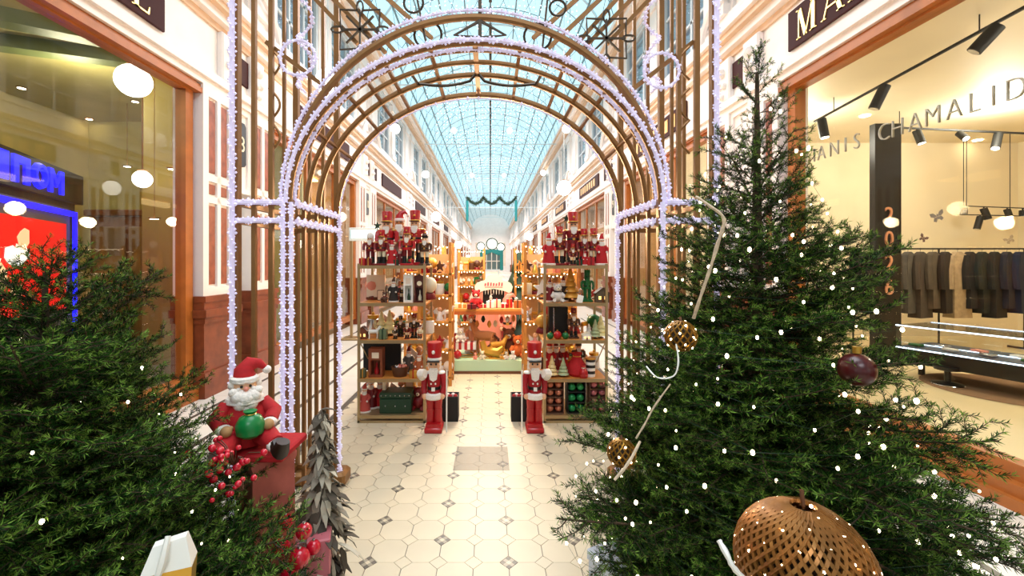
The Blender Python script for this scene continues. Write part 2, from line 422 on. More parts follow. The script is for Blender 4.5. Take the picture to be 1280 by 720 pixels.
# ---------------------------------------------------------------- glass roof
ceil_m = MB(); RS, ZS, RH = 3.15, 7.62, 2.25
def arc(t): a = PI*(1-t); return (RS*math.cos(a), ZS+RH*math.sin(a))
for s in (-1, 1): ceil_m.bx(s*3.1, s*3.9, Y0, Y1, 7.55, 7.68)
for yy in (Y0, Y1):
    pass
ceiling = struct(ceil_m.build('ceiling', M_white, smooth=False))
M_rib = mat('roof_iron', '7f959c', .5, .2); M_ribw = mat('white_iron', 'd5e0e4', .5)
NS = 12
rib_me = MB().tube([(arc(i/24)[0], 0, arc(i/24)[1]) for i in range(25)], .032, 4).mesh('roof_rib', M_ribw)
thin_me = MB().tube([(arc(i/24)[0], 0, arc(i/24)[1]) for i in range(25)], .012, 4).mesh('glazing_bar', M_rib)
for i in range(1, NS):
    x, z = arc(i/NS); m = MB(); m.bx(x-.02, x+.02, Y0, Y1, z-.03, z+.03)
    m.build('purlin', M_rib if i != NS//2 else M_iron, ceiling, smooth=False)
ridge = MB()
for j in range(60): ridge.bx(-.05, .05, 6+j*1.0, 6.55+j*1.0, ZS+RH-.12, ZS+RH-.03)
stuff(ridge.build('ridge_walk_slats', M_iron, ceiling, smooth=False))
for j in range(int(Y0), int(Y1)+1):
    link('roof_rib' if j % 3 == 0 else 'glazing_bar', rib_me if j % 3 == 0 else thin_me, ceiling, (0, j, 0))
pan_me = []
for i in range(NS):
    x0, z0 = arc((i+.03)/NS); x1, z1 = arc((i+.97)/NS)
    pan_me.append(MB().add([(x0, .02, z0), (x1, .02, z1), (x1, .98, z1), (x0, .98, z0), (x0, .02, z0+.01), (x1, .02, z1+.01), (x1, .98, z1+.01), (x0, .98, z0+.01)],
        [(3, 2, 1, 0), (4, 5, 6, 7), (0, 1, 5, 4), (2, 3, 7, 6), (1, 2, 6, 5), (3, 0, 4, 7)]).mesh('roof_pane', GL_roof, False))
rest = MB()
for j in range(int(Y0), int(Y1)):
    for i in range(NS):
        if 8 <= j < 33: link('roof_pane', pan_me[i], ceiling, (0, j, 0))
        else:
            x0, z0 = arc((i+.03)/NS); x1, z1 = arc((i+.97)/NS)
            rest.add([(x0, j+.02, z0), (x1, j+.02, z1), (x1, j+.98, z1), (x0, j+.98, z0)], [(3, 2, 1, 0)])
stuff(rest.build('far_roof_panes', GL_roof, ceiling, smooth=False))
# slender diagonal bracing under the glass, white tie rods across the passage
br = MB()
for j in range(6, 60, 3):
    for i in range(1, NS-1):
        a = arc(i/NS); b = arc((i+1)/NS)
        br.cyl((a[0], j, a[1]-.05), (b[0], j+3, b[1]-.05), .009, 3); br.cyl((b[0], j, b[1]-.05), (a[0], j+3, a[1]-.05), .009, 3)
stuff(br.build('wind_bracing', M_rib, ceiling))
for j in (14, 21, 28, 36, 45, 55):
    MB().cyl((-3.2, j, 7.35), (3.2, j, 7.35), .025, 6).build('tie_rod', M_ribw, ceiling)
# ---------------------------------------------------------------- signs and number plates
def plate(s, yc, zc, w, h, name, label, cat='sign'):
    t = thing(name, label, cat, (s*(WX-.045), yc, zc), s*PI/2 if s < 0 else -PI/2)
    # local frame: x along the wall as read from the passage, -y towards the viewer
    t.rotation_euler = (0, 0, PI/2 if s < 0 else -PI/2)
    MB().cbox((0, 0, 0), (w, .03, h), .006).build('board', M_maroon, t)
    return t
def glyph(t, strokes, h, ox, m=None):
    b = MB()
    for poly in strokes: b.prism([(ox+x*h, z*h-h/2) for x, z in poly], -.024, -.014)
    b.build('letter', m or M_gold, t, smooth=False)
def thick(x0, z0, x1, z1, w): return [(x0-w/2, z0), (x0+w/2, z0), (x1+w/2, z1), (x1-w/2, z1)]
def serif(x, z, w=.2): return [(x-w/2, z), (x+w/2, z), (x+w/2, z+.03), (x-w/2, z+.03)]
LET = {'M': ([thick(.1, 0, .1, 1, .05), thick(.42, .0, .14, 1, .15), thick(.42, 0, .72, 1, .05), thick(.76, 0, .76, 1, .15), serif(.1, 0), serif(.76, 0, .3), serif(.08, .97), serif(.78, .97, .25)], 1.0),
       'A': ([thick(.05, 0, .38, 1, .05), thick(.72, 0, .40, 1, .15), thick(.2, .33, .2, .38, .6)[0:0] or [(.18, .3), (.6, .3), (.6, .35), (.18, .35)], serif(.05, 0), serif(.72, 0, .3)], .86),
       'X': ([thick(.68, 0, .12, 1, .16), thick(.08, 0, .68, 1, .05), serif(.08, 0), serif(.68, 0, .28), serif(.12, .97, .28), serif(.68, .97)], .86),
       'E': ([thick(.14, 0, .14, 1, .16), [(.1, 0), (.62, 0), (.66, .24), (.62, .24), (.56, .05), (.1, .05)], [(.1, 1), (.6, 1), (.6, .78), (.56, .78), (.52, .95), (.1, .95)], [(.1, .48), (.42, .48), (.42, .53), (.1, .53)], [(.40, .38), (.44, .38), (.44, .63), (.40, .63)], serif(.12, 0, .3), serif(.12, .97, .3)], .8)}
zc = 4.215
t = plate(1, 2.55, zc, 4.75, .44, 'shop_sign', 'maroon shop sign with gold serif MAX letters over the right shop window')
x = -4.75/2+.13+.02
for ch in 'MAX': glyph(t, LET[ch][0], .32, x); x += LET[ch][1]*.32+.05
t = plate(-1, 2.13, zc, 4.75, .44, 'shop_sign', 'maroon shop sign ending in a gold letter E over the left shop window')
glyph(t, LET['E'][0], .32, 4.75/2-.42)
def wordsign(s, yc, txt, label, w=2.4):
    t = plate(s, yc, zc, w, .40, 'shop_sign', label)
    o = link('letter', text_mesh(txt, .30, .006, M_gold), t, (0, -.02, -.10)); o.rotation_euler = (PI/2, 0, 0)
# dark reflecting signboards of the second bays, lettering too small to read
def darksign(s, yc, w, label, blobs):
    t = plate(s, yc, zc, w, .40, 'shop_sign', label)
    for i in range(blobs):
        ww = w*.8/blobs
        MB().prism([(-w*.4+i*ww, -.12), (-w*.4+i*ww+ww*.6, -.12), (-w*.4+i*ww+ww*.6, .12), (-w*.4+i*ww, .12)], -.022, -.014).build('letter', M_goldp, t, smooth=False)
for k in range(0, 5):
    for s in (-1, 1):
        sd = 'left' if s < 0 else 'right'
        yc = PY0+BAY*k+3.0
        darksign(s, yc, 2.9, 'dark oblong signboard over the %s shopfront beyond the archway on the %s wall' % (ORD[k], sd), 0 if s < 0 else 7)
def number(s, k, txt, label):
    t = thing('number_plate', label, 'sign', (s*(WX-.0), PY0+BAY*k+.42*0-.02, 3.22), PI/2 if s < 0 else -PI/2)
    MB().prism([(-.11, -.26), (-.07, -.30), (.07, -.30), (.11, -.26), (.11, .26), (.07, .30), (-.07, .30), (-.11, .26)], -.035, -.003).build('board', M_black, t)
    o = link('numeral', text_mesh(txt, .30, .004, M_ivory), t, (0, -.037, -.10)); o.rotation_euler = (PI/2, 0, 0)
    if len(txt) > 1: o.scale = (.6, 1, 1)
number(-1, 0, '8', 'black number plate with cream 8 on the nearest left wall panel')
number(-1, 1, '10', 'black number plate with tall narrow figures on the second left pilaster above light signboard')
number(1, 1, '9', 'black number plate with a cream 9 on the right pilaster past the archway')
number(-1, 2, '12', 'small black number plate on the third pilaster down the left wall')
number(1, 2, '11', 'small black number plate on the third pilaster down the right wall')
# ---------------------------------------------------------------- garden archway
YF, YR = 2.40, 3.14
CX, ZSP = -.085, 1.93
AI, AO, ZT = 1.03, 1.325, 3.62
gate = thing('archway', 'tall bronze metal archway with barrel vault standing across the tiled walkway', 'archway', (CX, (YF+YR)/2, 0))
GY = (YF+YR)/2
def gp(name, m, mt=None): return m.build(name, mt or M_brass, gate)
def L(x, y, z): return (x-CX, y-GY, z)
def pill(x, y, z0, z1, w=.018): m = MB(); m.box((x-CX, y-GY, (z0+z1)/2), (w*2, w*2, z1-z0)); return m
for s in (-1, 1):
    xi, xo = CX+s*AI, CX+s*AO
    gp('post', pill(xo, YF, 0, ZT)); gp('post', pill(xi, YF, 0, ZSP+.02)); gp('post', pill(xo, YR, 0, ZT)); gp('post', pill(xi, YR, 0, ZT))
    for y in (YF, YR): gp('foot', MB().cbox((xi-CX, y-GY, .05), (.16, .16, .10), .02)); gp('foot', MB().cbox((xo-CX, y-GY, .05), (.16, .16, .10), .02))
    for fx in (.33, .66):
        x = xo+(xi-xo)*fx
        gp('upright', pill(x, YF, .12, ZT, .011)); gp('upright', pill(x, YR, .12, ZT, .011))
    for fy in (.25, .5, .75):
        y = YF+(YR-YF)*fy
        gp('upright', pill(xi, y, .12, ZSP, .010)); gp('upright', pill(xo, y, .12, ZT, .010))
    for z in (ZSP, ZSP-.10, .12, ZT-.02):
        for y in (YF, YR): gp('crossbar', MB().box(((xo+xi)/2-CX, y-GY, z), (AO-AI, .03, .03)))
        for x in (xi, xo): gp('crossbar', MB().box((x-CX, 0, z), (.03, YR-YF, .03)))
    # sloping strut and scrolls of the upper front panel
    a = P(333 if s < 0 else 866, 53, YF+.03); b = P(412 if s < 0 else 789, 113, YF+.03)
    gp('strut', MB().tube([L(*a), L(*b)], .016, 4))
    for (yy, hh) in ((58, 1), (110, -1), (150, 1)):
        pts = []
        x0 = 336 if s < 0 else 862
        for i in range(15):
            t = i/14; pts.append(L(*P(x0-s*(-1)*(0)+(-s)*14*math.sin(PI*t), yy+42*t, YF+.02)))
        gp('scroll', MB().tube(pts, .007, 5))
# rings
def ring(y, a, b, r, flat=None, n=49, z0=ZSP):
    return MB().tube([(a*math.cos(PI*(1-i/(n-1))), y-GY, z0+b*math.sin(PI*(1-i/(n-1)))) for i in range(n)], r, 8 if not flat else 4, flat=flat)
BH = .885
gp('arch_hoop', ring(YF-.0, AI+.012, 1.032, .020))
for y, r in ((YF, .014), (YF+.075, .013), (2.62, .015), (2.80, .018), (3.13, .020)): gp('arch_hoop', ring(y, AI, BH, r))
for s in (-1, 1):
    for dg in (28, 45, 53, 61, 76):
        a = math.radians(90+s*(90-dg)); x = AI*math.cos(a); z = ZSP+BH*math.sin(a)
        gp('purlin_bar', MB().box((x, (YF+YR)/2-GY, z), (.020, YR-YF, .014)))
gp('purlin_bar', MB().box((0, 0, ZSP+BH), (.03, YR-YF, .02)))
# diagonal canopy laths with star ornaments, at the middle of the depth
YM = 2.78
for (x0, y0, x1, y1) in ((378, -18, 447, 55), (400, -18, 482, 66), (420, -18, 500, 72), (438, -18, 520, 60), (466, -18, 540, 48)):
    for s in (-1, 1):
        q = (lambda x: x) if s < 0 else (lambda x: 1206-x)
        gp('lath', MB().tube([L(*P(q(x0), y0, YM)), L(*P(q(x1), y1, YM))], .017, 4))
def star(cx, cy):
    m = MB()
    def pt(dx, dy): return L(*P(cx+dx, cy+dy, YM-.03))
    for k in range(4):
        a = PI/4*k; m.tube([pt(-24*math.cos(a), -24*math.sin(a)), pt(24*math.cos(a), 24*math.sin(a))], .008, 4)
    for (sx, sy) in ((1, 1), (1, -1), (-1, 1), (-1, -1)):
        m.tube([pt(sx*24, sy*3), pt(sx*25, sy*25), pt(sx*3, sy*24)], .007, 4)
    for k in range(4):
        a = PI/2*k; c, s_ = math.cos(a), math.sin(a)
        m.tube([pt(28*c+8*math.cos(2*PI*i/10)*abs(c)+4*math.cos(2*PI*i/10)*abs(s_), 28*s_+8*math.sin(2*PI*i/10)*abs(s_)+4*math.sin(2*PI*i/10)*abs(c)) for i in range(10)], .007, 4, closed=True)
    return m
gp('star_ornament', star(450, 37), M_iron); gp('star_ornament', star(758, 48), M_iron)
# filling between the outer hoop and the vault: triangles and rings
m = MB()
for s in (-1, 1):
    m.tube([L(*P(600, 47, YF)), L(*P(600+s*32, 44, YF)), L(*P(600, 26, YF))], .009, 4)
m.tube([L(*P(600, -10, YF)), L(*P(600, 53, YF))], .014, 4)
gp('keystone_ornament', m, M_iron)
for (px, py, r) in ((535, 44, 17), (672, 46, 17), (697, 10, 10), (517, 4, 12)):
    gp('ring_ornament', MB().tube([L(*P(px+r*math.cos(2*PI*i/20), py+r*math.sin(2*PI*i/20), YF+.02)) for i in range(20)], .007, 5, closed=True), M_iron)
for px in (522, 690): gp('strut', MB().tube([L(*P(px-4, -18, YF+.02)), L(*P(px+(12 if px < 600 else -12), 60, YF+.02))], .008, 4), M_iron)
for s in (-1, 1):
    gp('crown_brace', MB().tube([(0, YM-GY, ZSP+BH*.985+.02)]+[(s*.38*i/8, YM-GY, ZSP+BH*.96-.035*math.sin(PI*i/8)-.03*(i/8)**2) for i in range(1, 9)]+[(s*.40, 2.62-GY, ZSP+BH*.93)], .010, 5), M_iron)
for z in (ZT,):
    gp('crossbar', MB().box((0, YF-GY, z), (2*AO, .035, .035))); gp('crossbar', MB().box((0, YR-GY, z), (2*AO, .035, .035)))
# crystal strands wound on the archway
M_bead = mat('crystal_bead', 'efe8fb', .12, .0, emit=.40, emitc='e0d8fa')
def strand(label, pts, r=.015, br=.008, gap=.019):
    pts = [Vector(p) for p in pts]
    t = thing('crystal_strand', label, 'light strand', tuple(pts[0]), group='crystal strands on the archway')
    o = pts[0]; MB().tube([p-o for p in pts], r, 6).build('rope', G_rope, t)
    b = MB(); acc = 0.; k = 0
    for i in range(len(pts)-1):
        d = pts[i+1]-pts[i]; n = max(1, int(d.length/gap)); u = d.normalized(); e1 = u.orthogonal().normalized(); e2 = u.cross(e1)
        for j in range(n):
            for w in (0, 1):
                a = k*2.4+w*PI; c = pts[i]+d*(j/n)-o+(e1*math.cos(a)+e2*math.sin(a))*(r+br*.4)
                q = br*(.75+.5*R.random())
                b.add([(c.x-q, c.y, c.z), (c.x+q, c.y, c.z), (c.x, c.y-q, c.z), (c.x, c.y+q, c.z), (c.x, c.y, c.z-q), (c.x, c.y, c.z+q)],
                      [(0, 2, 5), (2, 1, 5), (1, 3, 5), (3, 0, 5), (2, 0, 4), (1, 2, 4), (3, 1, 4), (0, 3, 4)])
            k += 1
    stuff(b.build('beads', M_bead, t, smooth=False))
def vert(x, y, z0, z1, n=12): return [(x, y, z0+(z1-z0)*i/n) for i in range(n+1)]
e = .034
strand('lilac crystal strand up the outer front post at left of the archway', vert(CX-AO-.005, YF-e, .1, ZT))
strand('lilac crystal strand up the outer front post at right beside the big spruce', vert(CX+AO, YF-e, .1, ZT))
strand('first of two crystal strands up the left inner front post, on its outer side', vert(CX-AI-.022, YF-e, .1, ZSP), .012)
strand('second of two crystal strands up the left inner front post, on its walkway side', vert(CX-AI+.024, YF-e, .1, ZSP), .012)
strand('crystal strand up the right inner front post behind the spruce branches', vert(CX+AI, YF-e, .1, ZSP))
strand('thin crystal strand up the rear inner post at left', vert(CX-AI+.03, YR-e, .1, ZSP), .010, .010)
strand('thin crystal strand up the rear inner post at right', vert(CX+AI-.03, YR-e, .1, ZSP), .010, .010)
def hoop(y, a, b, off): return [(CX+(a+off)*math.cos(PI*(1-i/40)), y, ZSP+(b+off)*math.sin(PI*(1-i/40))) for i in range(41)]
strand('crystal strand along the outermost tall hoop of the archway', hoop(YF-.01, AI+.012, 1.032, .034), .008, .008)
strand('bright crystal strand along the front hoop of the vault', hoop(YF-.025, AI, BH, .012), .012, .008)
strand('crystal strand along the second hoop of the vault', hoop(YF+.05, AI, BH, -.004), .010, .008)
strand('fine crystal strand under the rearmost hoop of the vault', hoop(YR-.02, AI, BH, -.030), .005, .008, .05)
for s, sd in ((-1, 'left'), (1, 'right')):
    for z, up in ((ZSP, 'upper'), (ZSP-.10, 'lower')):
        strand('crystal strand on the %s front crossbar of the %s side' % (up, sd), [(CX+s*(AO-.02), YF-e, z), (CX+s*(AO+AI)/2, YF-e, z), (CX+s*(AI+.02), YF-e, z)], .014, .009)
        strand('blue-white crystal strand on the %s inward crossbar of the %s side' % (up, sd), [(CX+s*(AI-.03), YF+.02, z), (CX+s*(AI-.03), GY, z), (CX+s*(AI-.03), YR-.06, z)], .014, .010)
    cx, cy = ((372, 72) if s < 0 else (827, 88))
    strand('crystal covered hoop ring hanging in the %s upper panel of the archway' % sd, [P(cx+22*math.cos(2*PI*i/24), cy+22*math.sin(2*PI*i/24), YF-.02) for i in range(25)], .008, .008, .025)
    strand('curled crystal strand twisting down the upper %s rear bars' % sd, [(CX+s*(AO-.09+.05*math.sin(i*.9)), YR-.06+.05*math.cos(i*.9), 3.6-.045*i) for i in range(19)], .006, .013, .022)
# ---------------------------------------------------------------- spruce trees
def leaf_mat(name, h, rough=.55):
    m = mat(name, h, rough, rnd=.35, spec=.12); return m
M_nd = leaf_mat('needle_deep', '0f2808'); M_nm = leaf_mat('needle_mid', '284e14'); M_nt = leaf_mat('needle_tip', '6b8c36')
M_bark = mat('spruce_bark', '4a3727', .9, var=.3, scale=30)
def branch_mesh(name, Lb, seed, mats, dens=1.0, nl=.017, order3=True, wid=.0011):
    rg = np.random.default_rng(seed); segs = []
    def curve(p0, d, ln, sag, n):
        pts = [np.array(p0, float)]; d = np.array(d, float)
        for i in range(n):
            d = d+np.array([rg.normal(0, .05), rg.normal(0, .05), sag/n+rg.normal(0, .04)]); d /= np.linalg.norm(d)
            pts.append(pts[-1]+d*ln/n)
        return pts, d
    main, _ = curve((0, 0, 0), (0, 1, -.05), Lb, .25, 8); segs.append((main, 0, .006*Lb/.5))
    def at(pts, t):
        k = min(int(t*(len(pts)-1)), len(pts)-2); f = t*(len(pts)-1)-k
        return pts[k]*(1-f)+pts[k+1]*f, (pts[k+1]-pts[k])/np.linalg.norm(pts[k+1]-pts[k])
    ns = max(6, int(Lb/.032))
    for i in range(ns):
        t = .12+.84*i/(ns-1); p, d = at(main, t); sd = 1 if i % 2 else -1
        perp = np.array([d[1], -d[0], 0])*sd; perp /= np.linalg.norm(perp)+1e-9
        ang = math.radians(48+rg.normal(0, 7)); dd = d*math.cos(ang)+perp*math.sin(ang)+np.array([0, 0, rg.normal(.0, .22)])
        ln = Lb*.44*(1-t)**.75+.045+rg.uniform(-.01, .02)
        pts, _ = curve(p, dd/np.linalg.norm(dd), ln, rg.normal(.12, .15), 4); segs.append((pts, 1, .0022))
        if order3 and ln > .09:
            for j in range(int(ln/.04)):
                tt = .3+.6*j/max(1, int(ln/.04)-1) if int(ln/.04) > 1 else .5
                q, e = at(pts, min(tt, .95)); s2 = 1 if j % 2 else -1
                pp = np.array([e[1], -e[0], 0])*s2; pp /= np.linalg.norm(pp)+1e-9
                d3 = e*.7+pp*.7+np.array([0, 0, rg.normal(0, .2)])
                p3, _ = curve(q, d3/np.linalg.norm(d3), ln*.38*(1.1-tt)+.025, .05, 2); segs.append((p3, 2, .0014))
    V = []; Fc = []; MI = []; nv = 0
    tb = MB()
    for pts, o, r in segs: tb.tube([tuple(p) for p in pts], [r*(1-.6*i/(len(pts)-1)) for i in range(len(pts))], 3)
    V.append(np.array(tb.v)); tf = tb.f; nv = len(tb.v)
    for pts, o, r in segs:
        P_ = np.array(pts); seg = np.diff(P_, axis=0); ls = np.linalg.norm(seg, axis=1); tot = ls.sum()
        n = max(4, int(tot/.0050*dens)); u = np.repeat((np.arange(n)+.5)/n, 4)
        if o == 0: u = u[u > .2]
        cum = np.concatenate([[0], np.cumsum(ls)])/tot
        k = np.clip(np.searchsorted(cum, u, 'right')-1, 0, len(seg)-1); f = (u-cum[k])/(cum[k+1]-cum[k])
        base = P_[k]+seg[k]*f[:, None]; ax = seg[k]/ls[k][:, None]
        rnd = rg.normal(size=base.shape); rnd[:, 2] += .35; rnd -= ax*(rnd*ax).sum(1)[:, None]; rnd /= np.linalg.norm(rnd, axis=1)[:, None]
        a = np.radians(rg.uniform(32, 62, len(u))); d = ax*np.cos(a)[:, None]+rnd*np.sin(a)[:, None]
        ln = nl*rg.uniform(.75, 1.15, len(u)); side = np.cross(d, rg.normal(size=d.shape)); side /= np.linalg.norm(side, axis=1)[:, None]
        tip = base+d*ln[:, None]; mid = base+d*(ln*.45)[:, None]
        q = np.stack([base, mid+side*wid, tip, mid-side*wid], 1).reshape(-1, 3); V.append(q)
        idx = nv+np.arange(len(u)*4).reshape(-1, 4); Fc.append(idx); nv += len(u)*4
        tone = np.where((u > .72) & (rg.random(len(u)) < (.75 if o else .5)), 3, np.where(rg.random(len(u)) < .45, 2, 1)); MI.append(tone)
    V = np.concatenate(V); Q = np.concatenate(Fc); MI = np.concatenate(MI)
    me = bpy.data.meshes.new(name)
    tl = [len(f) for f in tf]; loops = np.concatenate([np.concatenate([np.array(f) for f in tf]), Q.ravel()])
    starts = np.concatenate([np.cumsum([0]+tl[:-1]), sum(tl)+4*np.arange(len(Q))])
    me.vertices.add(len(V)); me.vertices.foreach_set('co', V.ravel().astype(np.float32))
    me.loops.add(len(loops)); me.loops.foreach_set('vertex_index', loops.astype(np.int32))
    me.polygons.add(len(starts)); me.polygons.foreach_set('loop_start', starts.astype(np.int32))
    for m in mats: me.materials.append(m)
    me.polygons.foreach_set('material_index', np.concatenate([np.zeros(len(tf)), MI]).astype(np.int32))
    me.update(calc_edges=True); me.validate(); return me
NM = [M_bark, M_nd, M_nm, M_nt]
BR = {}
for k, Lb in enumerate((.22, .38, .56)):
    BR[Lb] = [branch_mesh('spruce_branch', Lb, 10*k+j, NM) for j in range(3)]
def spruce(label, base, H, rad, z0, nbr, seed, lean=0., worn=()):
    # worn: directions (azimuth from, to, height from, to, factor) where the branches have been cut back for the things beside the tree
    rg = random.Random(seed)
    t = thing('spruce_tree', label, 'tree', base)
    MB().tube([(0, 0, .02), (lean*.5, 0, H*.5), (lean, 0, H-.05)], [.045, .028, .006], 8).build('trunk', M_bark, t)
    MB().cbox((0, 0, .03), (.5, .09, .06), .01).cbox((0, 0, .035), (.09, .5, .07), .01).build('stand', M_woodd, t)
    ga = 2.39996
    # spread the branches so that each strip of cone surface gets its share
    zs = np.linspace(z0, H-.04, 400); w = np.array([max(.10, rad(z))**1.25 for z in zs]); c = np.cumsum(w)/w.sum()
    for i in range(nbr):
        u = (i+.5)/nbr; z = float(np.interp(u, c, zs)); r = rad(z)*rg.uniform(.80, 1.12)
        f = (z-z0)/(H-z0)
        inner = rg.random() < .30
        el = math.radians(-12+62*f**1.6+rg.uniform(-9, 9)) if f < .96 else math.radians(rg.uniform(45, 80))
        Ln = max(.12, r/max(.35, math.cos(el)))
        if inner: Ln *= .62
        az = i*ga+rg.uniform(-.25, .25); wd = math.atan2(math.cos(az), -math.sin(az))
        for (a0, a1, h0, h1, k) in worn:
            if a0 < wd < a1 and h0 < z < h1: Ln = max(.12, Ln*k)
        key = min(BR, key=lambda q: abs(math.log(q/Ln)))
        o = link('branch', rg.choice(BR[key]), t, (lean*z/H, 0, z-.5*0-(Ln*.0)))
        sc = Ln/key; o.scale = (sc*rg.uniform(.95, 1.2), sc, sc)
        o.rotation_euler = (Matrix.Rotation(az, 3, 'Z') @ Matrix.Rotation(el, 3, 'X') @ Matrix.Rotation(rg.uniform(-.4, .4), 3, 'Y')).to_euler()
    o = link('leader', BR[.22][0], t, (lean, 0, H-.20)); o.rotation_euler = (math.radians(87), 0, .4); o.scale = (.8, 1.05, .8)
    return t
RT = (1.0, 1.62, 0); RH_ = 2.36
def rad_r(z): return max(.05, .43*(RH_-z)**.93)*(1 if z > .55 else .70+.545*z)
spruce('big dark green spruce hung with white fairy lights at the right of the archway', RT, RH_, rad_r, .22, 299, 3, worn=((-1.3, 1.3, 1.68, 2.3, .74), (-2.9, -1.75, .1, .95, .72), (2.2, 3.15, .1, .6, .8), (-3.15, -2.9, .1, .6, .8)))
LT = (-1.34, 1.30, 0); LH = 1.62
def rad_l(z): return .68*max(.015, LH-z)**.64
spruce('shorter dense spruce at the left edge in front of the left shop window', LT, LH, rad_l, .15, 299, 8, worn=((-.9, 1.3, .74, 1.18, .82),))
def lights(label, base, H, rad, n, seed, z0, size, view):
    rg = random.Random(seed); t = thing('fairy_lights', label, 'string lights', base)
    pts = []
    for i in range(n):
        z = z0+(H-z0-.10)*(1-(1-(i+.5)/n)**.55); a = i*.61+rg.uniform(-.25, .25); r = rad(z)*rg.uniform(.62, .98)
        pts.append((r*math.cos(a), r*math.sin(a), z+rg.uniform(-.04, .04)))
    MB().tube(pts, .0006, 3).build('wire', M_greend, t)
    b = MB()
    for p in pts:
        q = size*rg.uniform(.6, 1.3); b.ball(p, q, 6, 4, sz=1.3)
    stuff(b.build('bulbs', G_bulb, t))
lights('warm white fairy lights wound round the big right spruce', RT, RH_, rad_r, 330, 5, .35, .0052, 0)
lights('sparse white fairy lights on the left spruce', LT, LH, rad_l, 60, 6, .5, .0042, 0)
# ---- things hung on the right spruce
def spiral_ball(name, label, cat, loc, r, m, tr, nsp, lit=0, group=None):
    t = thing(name, label, cat, loc, group=group); mb = MB()
    for sgn in (-1, 1):
        for k in range(nsp):
            pts = []
            for i in range(15):
                u = i/14; th = PI*(.06+.88*u); a = 2*PI*k/nsp+sgn*u*2.1
                pts.append((r*math.sin(th)*math.cos(a), r*math.sin(th)*math.sin(a), r*math.cos(th)))
            mb.tube(pts, tr, 4)
    mb.build('lattice', m, t)
    MB().ball((0, 0, 0), r*.86, 14, 10).build('core', mat('dark_core', '2a1a0c', .8), t)
    if lit:
        b = MB()
        for i in range(lit):
            z = 1-2*(i+.5)/lit; a = i*2.4; q = math.sqrt(1-z*z); b.ball((r*q*math.cos(a), r*q*math.sin(a), r*z), .0036, 5, 4)
        stuff(b.build('bulbs', G_bulb, t))  # glowing dots serve as tiny lights and as glints on the lattice
    MB().tube([(0, 0, r*.98), (0, .005, r*1.25)], .004, 4).build('hanger', M_woodd, t)
    return t
M_goldd = mat('antique_gold', '9a6f28', .35, .8)
M_rattan = mat('gilded_rattan', '9a6630', .3, .55, var=.4, scale=25)
spiral_ball('rattan_ball', 'large woven rattan ball with tiny lights, glowing glints at the foot of the right spruce', 'ball ornament', P(1004, 707, .88), .122, M_rattan, .0046, 40, 110)
spiral_ball('mesh_ball', 'gold wire mesh ball on the left flank of the right spruce, upper one', 'ball ornament', P(851, 420, 1.32), .046, M_goldd, .0026, 14, 22, 'gold mesh balls')
spiral_ball('mesh_ball', 'gold wire mesh ball low on the left flank of the right spruce', 'ball ornament', P(777, 566, 1.45), .046, M_goldd, .0026, 14, 16, 'gold mesh balls')
t = thing('bauble', 'dark red glass bauble on the right side of the big spruce', 'ball ornament', P(1071, 462, 1.12))
MB().ball((0, 0, 0), .042, 20, 14).build('glass_ball', mat('dark_red_glass', '45060b', .28, coat=.1), t); MB().cyl((0, 0, .043), (0, 0, .06), .010, 10).build('cap', M_goldm, t)
M_cord = mat('birch_twig', 'cdb79a', .8, var=.3, scale=60)
def cord(label, pp, r, m=None, nm='twig', cat='twig'):
    pts = [Vector(P(*q)) for q in pp]; sm = []
    for i in range(len(pts)-1):
        for k in range(4):
            a = k/4; p0 = pts[max(i-1, 0)]; p1 = pts[i]; p2 = pts[i+1]; p3 = pts[min(i+2, len(pts)-1)]
            sm.append(.5*((2*p1)+(-p0+p2)*a+(2*p0-5*p1+4*p2-p3)*a*a+(-p0+3*p1-3*p2+p3)*a**3))
    sm.append(pts[-1]); o = sm[0]
    return tag(MB().tube([p-o for p in sm], [r*(.75+.5*R.random()) for _ in sm], 6).build(nm, m or M_cord, None, tuple(o)), label, cat)
cord('pale bent birch twig on the upper left of the right spruce', [(870, 246, 1.25), (888, 258, 1.2), (905, 274, 1.17), (897, 305, 1.17), (888, 335, 1.17), (876, 370, 1.18), (867, 398, 1.2)], .0046)
cord('white ribbon loop hanging below the upper gold ball', [(845, 430, 1.22), (848, 452, 1.2), (842, 470, 1.2), (822, 472, 1.22), (808, 458, 1.26)], .0022, M_letter_w, 'ribbon', 'ribbon')
cord('thin pale twig running down the left flank of the spruce', [(838, 480, 1.2), (818, 508, 1.2), (806, 530, 1.2), (795, 548, 1.2)], .0026)
cord('straight peeled twig stub below the low gold ball', [(800, 552, 1.2), (786, 578, 1.15), (768, 600, 1.13)], .0045)
cord('white satin ribbon tail beside the rattan ball', [(899, 676, .9), (908, 692, .88), (916, 708, .87), (930, 724, .87)], .006, M_letter_w, 'ribbon', 'ribbon')
x, y, z = P(772, 706, 2.0)
t = thing('gift_box', 'pale blue white gift box on the tiles under the right spruce', 'gift', (x, y, 0), .5)
MB().cbox((0, 0, .12), (.19, .19, .24), .006).build('carton', mat('pale_blue_paper', 'd5def0', .45), t); MB().cbox((0, 0, .225), (.20, .20, .05), .005).build('lid', mat('pale_blue_paper', 'd5def0', .45), t)
MB().box((0, 0, .12), (.03, .205, .262)).build('band', M_silver, t)
